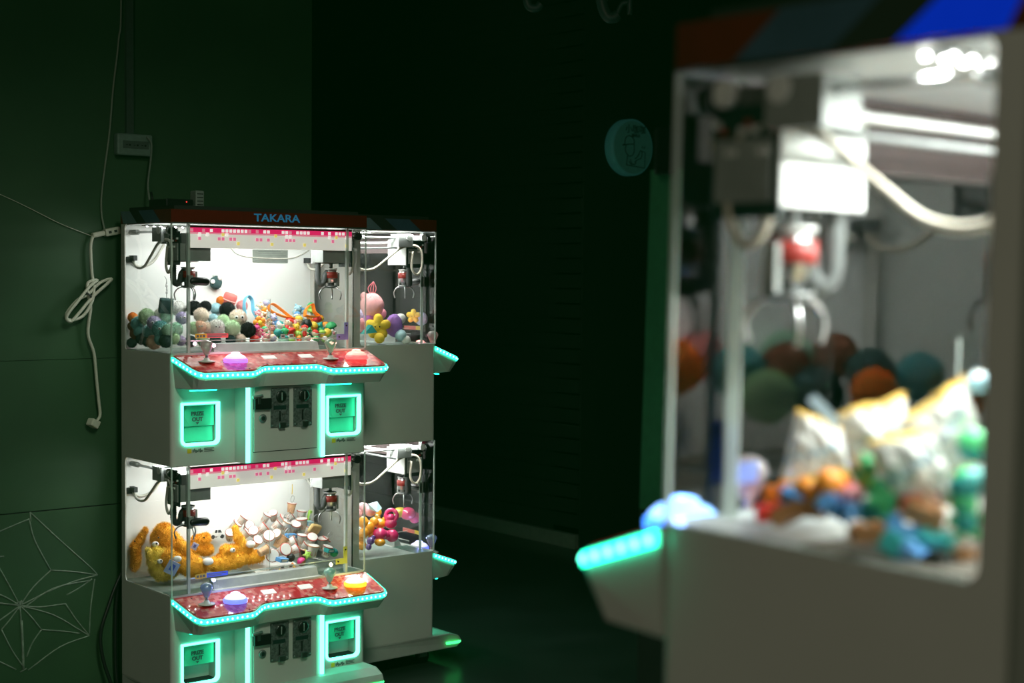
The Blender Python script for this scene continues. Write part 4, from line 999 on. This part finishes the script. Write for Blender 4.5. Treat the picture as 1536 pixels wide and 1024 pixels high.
# ---- the near machine: plastic bags of toys and loose blocks
def nt(px, py, d): return on(px, py, d=d)
M_film = film('clear_bag_film', (.9, .91, .88), .72); M_film2 = film('yellow_edge_film', (.9, .6, .15), .8); M_blfilm = film('blue_print_film', (.3, .55, .75), .75)
def bag(quad, d, label, bulge=.022):
    """a pillow bag: four corners in the picture, filled out towards the camera"""
    q = [nt(*c, d) for c in quad]; n = 14; b = MB(M_film, M_film2, M_blfilm)
    def pt(s, t, sg):
        p = (q[0]*(1-s)+q[1]*s)*(1-t) + (q[3]*(1-s)+q[2]*s)*t
        f = (max(0, 4*s*(1-s))**.5)*(max(0, 4*t*(1-t))**.5)
        w_ = noise.noise(Vector((s*5, t*5, d*40+sg)))*.006 + noise.noise(Vector((s*11, t*11, d*60+sg)))*.003
        return p - CF*(sg*(bulge*f) + w_*f*1.3) + UP*w_*.6
    for sg in (1, -1):
        V = [[b.bm.verts.new(pt(i/n, j/n, sg)) for i in range(n+1)] for j in range(n+1)]
        for j in range(n):
            for i in range(n):
                f = b.bm.faces.new((V[j][i], V[j][i+1], V[j+1][i+1], V[j+1][i])); f.smooth = False
                f.material_index = 1 if j in (0, n-1) else (2 if (i+2*j) % 17 < 2 and j > 3 else 0)
    return tag(b.build('plastic_bag', fix=False), label, 'bag', 'plastic bags of toys in the near machine')
bag([(1195, 612), (1262, 640), (1282, 745), (1170, 728)], 1.30, 'clear plastic bag with an orange edge at the left of the near machine heap')
bag([(1255, 620), (1358, 588), (1368, 712), (1280, 700)], 1.26, 'white plastic bag with a yellow top edge in the middle of the heap')
bag([(1352, 628), (1448, 560), (1478, 690), (1370, 740)], 1.22, 'large white plastic bag with yellow and blue print at the right of the heap')
bag([(1300, 660), (1400, 640), (1440, 760), (1330, 750)], 1.20, 'crumpled clear bag lying across the front of the heap')
b = MB(colmat('pale_blue_card', (.6, .78, .9), .5)); q = [nt(*c, 1.24) for c in ((1212, 600), (1224, 592), (1262, 632), (1252, 645))]; b.loft([q, [x+CF*.003 for x in q]], None, False); tag(b.build('header_card'), 'pale blue card strip sticking up from the left bag', 'card')
def block_mesh():
    b = MB(tm('red')); b.box(-1, 1, -.6, .6, -.5, .5)
    for x in (-.5, .5): b.lathe((x, 0, .5), (0, 0, 1), [(.3, 0), (.3, .22)], 12)
    return shared('toy_block', b)
BLOCK = block_mesh()
BL = [(1155, 770, 1.26, .0115, 'red', 'red toy block at the left end of the heap, close to the camera'), (1192, 746, 1.25, .0105, 'blue', 'blue toy block at the left, beside the orange ones'), (1168, 738, 1.28, .011, 'orange', 'orange toy block at the left end, above the red one'),
      (1180, 772, 1.25, .012, 'brown', 'dark brown toy block low at the left of the heap'), (1215, 765, 1.24, .012, 'brown', 'dark brown toy block low beneath the orange ball toys'), (1252, 762, 1.22, .013, 'blue', 'blue toy block low in the middle of the heap'),
      (1285, 768, 1.21, .012, 'blue', 'long blue toy block right of the middle of the heap'), (1320, 775, 1.2, .014, 'teal', 'dark teal toy block under the green toys'), (1355, 800, 1.18, .015, 'blue', 'blue toy block at the lower right of the heap'),
      (1385, 770, 1.18, .015, 'brown', 'brown toy block among the green toys at the right'), (1400, 815, 1.17, .015, 'teal', 'dark teal toy block lowest at the right'), (1442, 838, 1.165, .012, 'brown', 'brown toy block in the lower right corner of the near window'),
      (1340, 818, 1.165, .014, 'teal', 'dark teal toy block close to the glass below the green bears'), (1372, 836, 1.155, .014, 'blue', 'dark blue toy block close to the glass near the right corner'), (1408, 845, 1.15, .014, 'black', 'black toy block close to the glass at the lower right'), (1300, 800, 1.175, .013, 'brown', 'dark brown toy block close to the glass, right of the blue one')]  # blocks low at the right coloured darker to put the heap's shade in
for px, py, d, r, c, lb in BL:
    o = place('toy_block', BLOCK, nt(px, py, d), r, tm(c), (random.uniform(-.5, .5), random.uniform(-.5, .5), random.uniform(0, 3))); tag(o, lb, 'toy block', 'toy blocks in the near machine')
for px, py, d, r, c, c2, k, lb in ((1215, 735, 1.25, .016, 'orange', 'yellow', 'bun', 'orange bun-shaped toy under the clear bag'), (1245, 728, 1.23, .017, 'orange', 'yellow', 'capsule', 'orange and yellow capsule toy in the middle of the heap'), (1278, 740, 1.22, .013, 'pink', 'red', 'bun', 'pink bun-shaped toy right of the orange capsule'),
        (1302, 712, 1.22, .015, 'green', 'lime', 'bear', 'green bear figurine under the middle bag'), (1335, 735, 1.2, .02, 'green', 'green', 'bear', 'large green bear figurine at the front of the heap'), (1232, 755, 1.24, .010, 'lime', 'yellow', 'capsule', 'small lime capsule toy under the orange ones'),
        (1392, 735, 1.19, .015, 'cream', 'pink', 'bear', 'cream bear figurine at the right of the heap'), (1452, 725, 1.17, .018, 'teal', 'green', 'bun', 'green bun-shaped toy against the right post'), (1462, 668, 1.19,   .016, 'green', 'teal', 'capsule', 'green capsule toy beside the large white bag'),
        (1448, 770, 1.17, .018, 'green', 'teal', 'bear', 'dark green bear figurine at the lower right'), (1468, 573, 1.22, .012, 'skyblue', 'white', 'bun', 'sky blue toy at the top right of the bags'), (1370, 760, 1.19, .014, 'brown', 'red', 'mushroom', 'brown mushroom toy among the green toys'), (1262, 715, 1.26, .010, 'yellow', 'orange', 'capsule', 'yellow capsule toy behind the orange bun')):  # right-hand toys take darker greens, shade put into their colour
    toy(k, c, c2, nt(px, py, d), r, lb, 'loose toys in the near machine')
# soft toys deeper in the near machine
def mc(x, y, z): return MC_M @ Vector((x, y, z))
NS = [(.06, .2, .03, 'teal'), (.13, .22, .03, 'slate'), (.2, .16, .028, 'orange'), (.26, .24, .03, 'brown'), (.3, .16, .03, 'slate'), (.34, .24, .03, 'teal'), (.38, .16, .028, 'green'), (.42, .26, .03, 'orange'), (.11, .29, .028, 'brown'), (.2, .29, .03, 'mint'), (.34, .30, .028, 'pink'), (.07, .13, .026, 'orange'), (.49, .29, .03, 'white')]
NL = ['teal furry plush beside the far side window of the near machine', 'slate furry plush in the middle far half of the near machine', 'orange furry plush at the front of the far half, near machine', 'brown furry plush behind the slate one, middle of the near machine', 'slate furry plush in the front middle of the near machine',
      'teal furry plush in the middle of the near machine, behind the slate one', 'pale green furry plush at the front middle of the near machine', 'orange furry plush behind the bags in the near machine', 'brown furry plush against the back wall, far half of the near machine', 'mint green furry plush against the back wall of the near machine', 'pink furry plush against the back wall of the near machine', 'small orange furry plush in the far front corner of the near machine', 'white furry plush against the back wall behind the bags, near machine']
for i, (x, y, r, c) in enumerate(NS):
    o = place('pom_pom_plush', POM, mc(x, y, HG+.03+.25*y+r*.6), r, fur(c), (random.random(), random.random(), random.random()))
    tag(o, NL[i], 'plush', 'furry plushes deep in the near machine')

# ------------------------------------------------------------------ things on and by the walls
YW = .40
def wl(px, py, off=.006): return on(px, py, y=YW-off)
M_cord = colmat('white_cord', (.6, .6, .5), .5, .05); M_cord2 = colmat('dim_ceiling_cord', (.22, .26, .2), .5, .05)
b = MB(M_cord2)
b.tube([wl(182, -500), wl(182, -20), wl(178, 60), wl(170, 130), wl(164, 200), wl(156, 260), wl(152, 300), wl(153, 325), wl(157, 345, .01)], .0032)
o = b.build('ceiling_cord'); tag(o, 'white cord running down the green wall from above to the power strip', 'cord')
b = MB(M_cord); a, c = wl(138, 353, .014), wl(179, 345, .014); d_ = (c-a).normalized()
X = Matrix.Translation((a+c)/2) @ Euler((0, -math.atan2(d_.z, d_.x), 0)).to_matrix().to_4x4(); L_ = (c-a).length/2
b.box(-L_*.1, L_, -.013, .013, -.012, .012, M=X); b.box(-L_, -L_*.1, -.009, .009, -.008, .008, M=X)
o = b.build('power_strip', bevel=.004); tag(o, 'white power strip hanging at the wall by the top corner of the machine', 'power strip')
b = MB(M_rubber)
for k in range(2): b.box(L_*(.1+.4*k), L_*(.3+.4*k), -.0136, -.013, -.004, .004, M=X)
b.build('socket', o)
b = MB(M_cord)
b.tube([wl(139, 354, .014), wl(136, 372, .02), wl(138, 410, .02), wl(141, 430, .025), wl(138, 452, .03), wl(124, 474, .03), wl(104, 480, .03), wl(100, 470, .03), wl(116, 450, .03), wl(131, 442, .025), wl(150, 424, .025), wl(167, 418, .03), wl(160, 426, .035), wl(138, 446, .03), wl(118, 470, .035), wl(106, 482, .035), wl(100, 474, .04), wl(118, 450, .04), wl(134, 430, .035), wl(146, 420, .03), wl(132, 424, .03), wl(132, 440, .03), wl(136, 460, .025), wl(132, 500, .02), wl(141, 530, .02), wl(145, 570, .02), wl(148, 600, .02), wl(150, 622, .02), wl(145, 632, .02)], .005, 8)
o = b.build('extension_cord'); tag(o, 'white extension cord bundled in loops and hanging on the green wall', 'cord')
b = MB(M_rubber); b.torus(wl(132, 442, .03), (.6, 0, .7), .011, .003, 14, 6); b.build('cable_tie', o)
b = MB(M_cord); p = wl(140, 635, .02); X = Matrix.Translation(p) @ Euler((0, .5, .3)).to_matrix().to_4x4()
b.box(-.017, .015, -.014, .014, -.012, .012, M=X); b.box(.012, .022, -.007, .007, -.002, .016, M=X); b.build('plug', o, .004)
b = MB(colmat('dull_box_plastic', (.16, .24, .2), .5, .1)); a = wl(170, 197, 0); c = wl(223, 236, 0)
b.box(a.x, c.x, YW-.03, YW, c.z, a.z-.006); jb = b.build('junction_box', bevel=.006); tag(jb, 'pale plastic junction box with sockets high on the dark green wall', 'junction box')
b = MB(colmat('box_recess', (.07, .1, .085), .6)); x0 = a.x+.018; b.box(x0, c.x-.014, YW-.0308, YW-.03, c.z+.022, a.z-.028); b.build('socket_panel', jb)
for k in range(3):
    b = MB(M_matblack); xx = x0+.01+.026*k; b.box(xx, xx+.006, YW-.0318, YW-.0308, c.z+.032, a.z-.04); b.box(xx+.01, xx+.016, YW-.0318, YW-.0308, c.z+.036, a.z-.044); b.build('socket', jb)
b = MB(colmat('dim_conduit', (.05, .075, .06), .6)); p = wl(194, 205, .008); b.box(p.x-.012, p.x+.012, YW-.014, YW, a.z-.004, 3.19); tag(b.build('cable_conduit'), 'dark conduit running up the wall from the junction box', 'conduit')
b = MB(colmat('dim_cord', (.2, .24, .2), .5)); b.tube([wl(220, 205, .034), wl(227, 215, .038), wl(226, 240, .03), wl(222, 275, .03), wl(224, 300, .06)], .003); tag(b.build('box_cord'), 'thin cord hanging from the junction box down behind the machine', 'cord')
b = MB(M_cord); b.tube([wl(-420, 110, .004), wl(-200, 205, .004), wl(-10, 287, .004), wl(40, 310, .004), wl(90, 335, .006), wl(138, 354, .01)], .0011, 6); tag(b.build('thin_wire'), 'thin wire running along the wall from the left to the power strip', 'wire')
b = MB(M_black); b.tube([(.08, .37, .62), (.06, .37, .5), on(178, 868, y=.365), on(164, 905, y=.365), on(151, 950, y=.365), on(155, 990, y=.365), on(168, 1030, y=.36), on(174, 1060, y=.36)], .006); tag(b.build('black_cable'), 'black cable bowing out behind the lower left of the machine', 'cable')
b = MB(M_black); b.tube([(.1, .385, .7), (.06, .385, .52), on(177, 880, y=.385), on(173, 980, y=.385), on(179, 1060, y=.385)], .006); tag(b.build('black_cable'), 'black cable hanging straight behind the lower left of the machine', 'cable')
# pen drawing on the wall
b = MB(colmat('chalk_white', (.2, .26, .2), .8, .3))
def stroke(*pts, r=.0023):
    b.tube([on(x, y, y=YW-.0005) for x, y in pts], r, 5, sub=4)
c = (30, 908)
for s in ([(45, 768), (90, 810), (135, 850), (146, 862)], [(44, 780), (52, 810), (76, 855)], [(76, 855), (110, 857), (146, 862)], [c, (50, 880), (76, 855)], [c, (70, 888), (110, 872), (146, 862)], [(34, 912), (80, 882), (136, 870)], [(100, 892), (118, 882), (138, 868)], [(142, 868), (136, 910), (134, 953)], [c, (60, 910), (98, 905)], [(98, 905), (115, 930), (134, 953)], [c, (80, 922), (120, 945), (134, 953)], [c, (46, 924), (62, 944)], [(62, 944), (100, 947), (120, 950)], [(134, 953), (90, 970), (42, 1005)], [(62, 944), (48, 965), (40, 985)],
          [c, (33, 960), (35, 1006)], [c, (14, 930), (2, 944)], [(2, 944), (18, 975), (35, 1000)], [c, (15, 880), (-4, 846)], [c, (8, 895), (-10, 888)], [c, (0, 905), (-12, 906)], [(-8, 800), (20, 788), (44, 778)], [(45, 768), (46, 782)], [(-70, 830), (-40, 838), (6, 834)], [(-60, 965), (-5, 990), (24, 1004)], [c, (-40, 900), (-80, 905)], [(-8, 800), (-50, 815), (-80, 905)], [(-80, 905), (-72, 940), (-60, 965)], [c, (-15, 940), (-60, 965)], [(30, 1008), (40, 1002)], [(22, 905), (34, 902), (28, 914), (32, 900), (26, 912)]):
    stroke(*s)
stroke((32, 930), (34, 970), (35, 1004), r=.004)
tag(b.build('chalk_drawing'), 'pale hand-drawn spiderweb of chalk lines on the lower green wall', 'drawing')
# small devices on top of the machine
TZ = ZH+.012
b = MB(M_black); b.box(.07, .16, .17, .29, TZ, TZ+.026); rt = b.build('router_box', bevel=.003); tag(rt, 'small black electronic box with a red light on top of the machine', 'router')
b = MB(glow('tiny_red_light', (1, .06, .05), 1.2)); b.ball((.137, .1695, TZ+.018), .0022, sub=2); b.build('indicator_light', rt)
b = MB(M_black); b.cyl((.082, .285, TZ+.02), (.08, .295, TZ+.05), .004); b.build('aerial', rt)
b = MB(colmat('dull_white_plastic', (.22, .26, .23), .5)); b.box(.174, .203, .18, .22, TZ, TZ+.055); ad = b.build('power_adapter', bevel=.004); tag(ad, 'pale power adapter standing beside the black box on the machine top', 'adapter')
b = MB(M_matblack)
for k in range(4): b.box(.178, .199, .1795, .18, TZ+.01+.011*k, TZ+.013+.011*k)
b.build('vent', ad)

# round sign on the far dark wall
SG = on(937, 222, y=1.55); sx = SG.x; sz = SG.z; sy = 1.55
M_sign = mat('dim_sign_face', (.05, .19, .15), .4, var=.08, emit=(.25, 1, .72), es=.012); M_signln = colmat('sign_line', (.004, .012, .01), .6)
b = MB(mat('sign_rim', (.07, .24, .2), .4, var=.05, emit=(.2, 1, .85), es=.018)); b.lathe((sx, sy-.01, sz), (0, -1, 0), [(.137, -.01), (.142, 0), (.142, .045), (.137, .05), (.12, .05)], 48); sg = b.build('round_sign')
tag(sg, 'round dim green light-box sign with a line drawing on the dark far wall', 'sign')
b = MB(M_sign); b.lathe((sx, sy-.0605, sz), (0, -1, 0), [(.132, 0), (.13, .002)], 48); b.build('sign_face', sg)
b = MB(M_signln)
def sl(pts, r=.0022, sub=5): b.tube([(sx+x, sy-.0635, sz+z) for x, z in pts], r, 5, sub=sub)
sl([(-.058, .012), (-.055, .04), (-.035, .056), (-.012, .052), (.004, .036), (.004, .018), (-.03, .014), (-.062, .008)])
sl([(-.062, .008), (-.075, .006), (-.062, .012)])
sl([(-.05, .008), (-.055, -.018), (-.035, -.042), (-.01, -.042), (.006, -.02), (.005, .018)])
sl([(-.04, -.044), (-.046, -.09)]); sl([(-.046, -.09), (.08, -.1), (.082, -.02), (.045, -.014)], sub=1); sl([(.045, -.014), (.06, -.022), (.055, -.05), (.03, -.06), (.01, -.075)]); sl([(.045, -.02), (.03, -.045), (.01, -.058)]); sl([(-.02, -.06), (-.01, -.08), (.01, -.085), (.02, -.075)]); sl([(-.03, -.07), (-.01, -.09)])
sl([(.06, .0), (.065, .008)]); sl([(.074, -.002), (.08, .008)])
b.build('line_drawing', sg)
lettering('sign_lettering', '小咖咖', .047, M_signln, sg, facing((sx+.015, sy-.0632, sz+.088)))
lettering('sign_lettering', '咖啡店', .02, M_signln, sg, facing((sx+.018, sy-.0632, sz+.058)))
# pipe elbows under the ceiling
M_pipe = colmat('dim_teal_pipe', (.035, .075, .065), .5, .1)
for (px, py), lb in (((797, 8), 'dim teal pipe elbow hanging near the top edge, left of the other elbow'), ((915, 14), 'larger dim teal pipe elbow hanging above the round sign')):
    big = px > 900; d = 4.6; r = 8 if not big else 11; q = lambda x, y: nt(px+x, py+y, d)
    b = MB(M_pipe); k = d/FPX; b.tube([q(-6, -470), q(-6, -60), q(-7, -14), q(-3, 2), q(8, 4), q(14, -2)] if not big else [q(-14, -470), q(-13, -60), q(-12, -12), q(-4, 10), q(6, 12), q(12, 8)], r*.8*k, 12, sub=10)
    o = b.build('pipe_elbow'); tag(o, lb, 'pipe')
    if big: b = MB(M_pipe); b.tube([q(10, 8), q(18, -8), q(28, -12), q(30, -30), q(30, -470)], 4*k, 8); b.build('pipe_bracket', o)
# narrow green panel in front of the near machine
pa, pb = on(976, 255, d=2.6), on(1012, 255, d=2.55)
b = MB(colmat('green_panel_paint', (.03, .16, .07), .6)); dv = Vector((pb.x-pa.x, pb.y-pa.y, 0)); t_ = Vector((-dv.y, dv.x, 0)).normalized()*.02
fl = [(pa.x, pa.y), (pb.x, pb.y), (pb.x+t_.x, pb.y+t_.y), (pa.x+t_.x, pa.y+t_.y)]
b.loft([[(x-CX.x*.012, y-CX.y*.012, .97) for x, y in fl], [(x, y, pa.z) for x, y in fl]], None, False); dp = b.build('display_panel'); tag(dp, 'narrow green painted panel standing beyond the near machine', 'panel')
b = MB(M_matblack); b.prism([(x-CX.x*.012, y-CX.y*.012) for x, y in fl], 0, .97); b.build('plinth', dp)
b = MB(mat('dead_black_plastic', (.002, .002, .002), .9, spec=.1)); k = 2.5/FPX; pc = on(998, 225, d=2.52)
X = Matrix.Translation(pc) @ Matrix.Rotation(-TH, 4, 'Z'); b.box(-14*k, 14*k, -.01, .03, -36*k, 36*k, M=X); tag(b.build('speaker_box', bevel=.004), 'small black box fixed on top of the narrow green panel', 'speaker')

# ------------------------------------------------------------------ lights, world, camera
def area(name, loc, target, size, e, col=(1, 1, 1), spread=None):
    l = bpy.data.lights.new(name, 'AREA'); l.size = size; l.energy = e; l.color = col
    if spread: l.spread = spread
    o = bpy.data.objects.new(name, l); COL.objects.link(o); o.location = loc
    o.rotation_euler = (Vector(target)-Vector(loc)).to_track_quat('-Z', 'Y').to_euler()
    return o
area('front_fill', (-.5, -2.6, 3.0), (.2, 0, .55), .6, 2.7, (.86, 1, .76), .85)  # added fill above the frame for the machine fronts, no fitting there
area('rear_fill', (-5.0, -5.5, 2.6), (-1.1, -3.3, 1.0), 1.5, 31, (1, .9, .7))  # added fill behind the camera for the near machine's side
w = bpy.data.worlds.new('World'); SC.world = w; w.use_nodes = True
w.node_tree.nodes['Background'].inputs[0].default_value = (.1, .6, .22, 1)
w.node_tree.nodes['Background'].inputs[1].default_value = .012

cd = bpy.data.cameras.new('camera'); co = bpy.data.objects.new('camera', cd); COL.objects.link(co)
Mc = Matrix((RIGHT, UP, -CF)).transposed().to_4x4(); Mc.translation = CAM
co.matrix_world = Mc
cd.sensor_width = 36; cd.lens = FPX/1536*36; cd.clip_start = .05; cd.clip_end = 60
cd.dof.use_dof = True; cd.dof.focus_distance = 4.75; cd.dof.aperture_fstop = 3.7; cd.dof.aperture_blades = 0
SC.camera = co
SC.view_settings.view_transform = 'Standard'
SC.view_settings.use_curve_mapping = True
SC.view_settings.curve_mapping.black_level = (0, -.0036, -.0005)
SC.view_settings.curve_mapping.update()
SC.cycles.max_bounces = 8; SC.cycles.transparent_max_bounces = 24; SC.cycles.glossy_bounces = 4; SC.cycles.diffuse_bounces = 4
SC.cycles.caustics_reflective = False; SC.cycles.caustics_refractive = False
SC.cycles.sample_clamp_indirect = 4
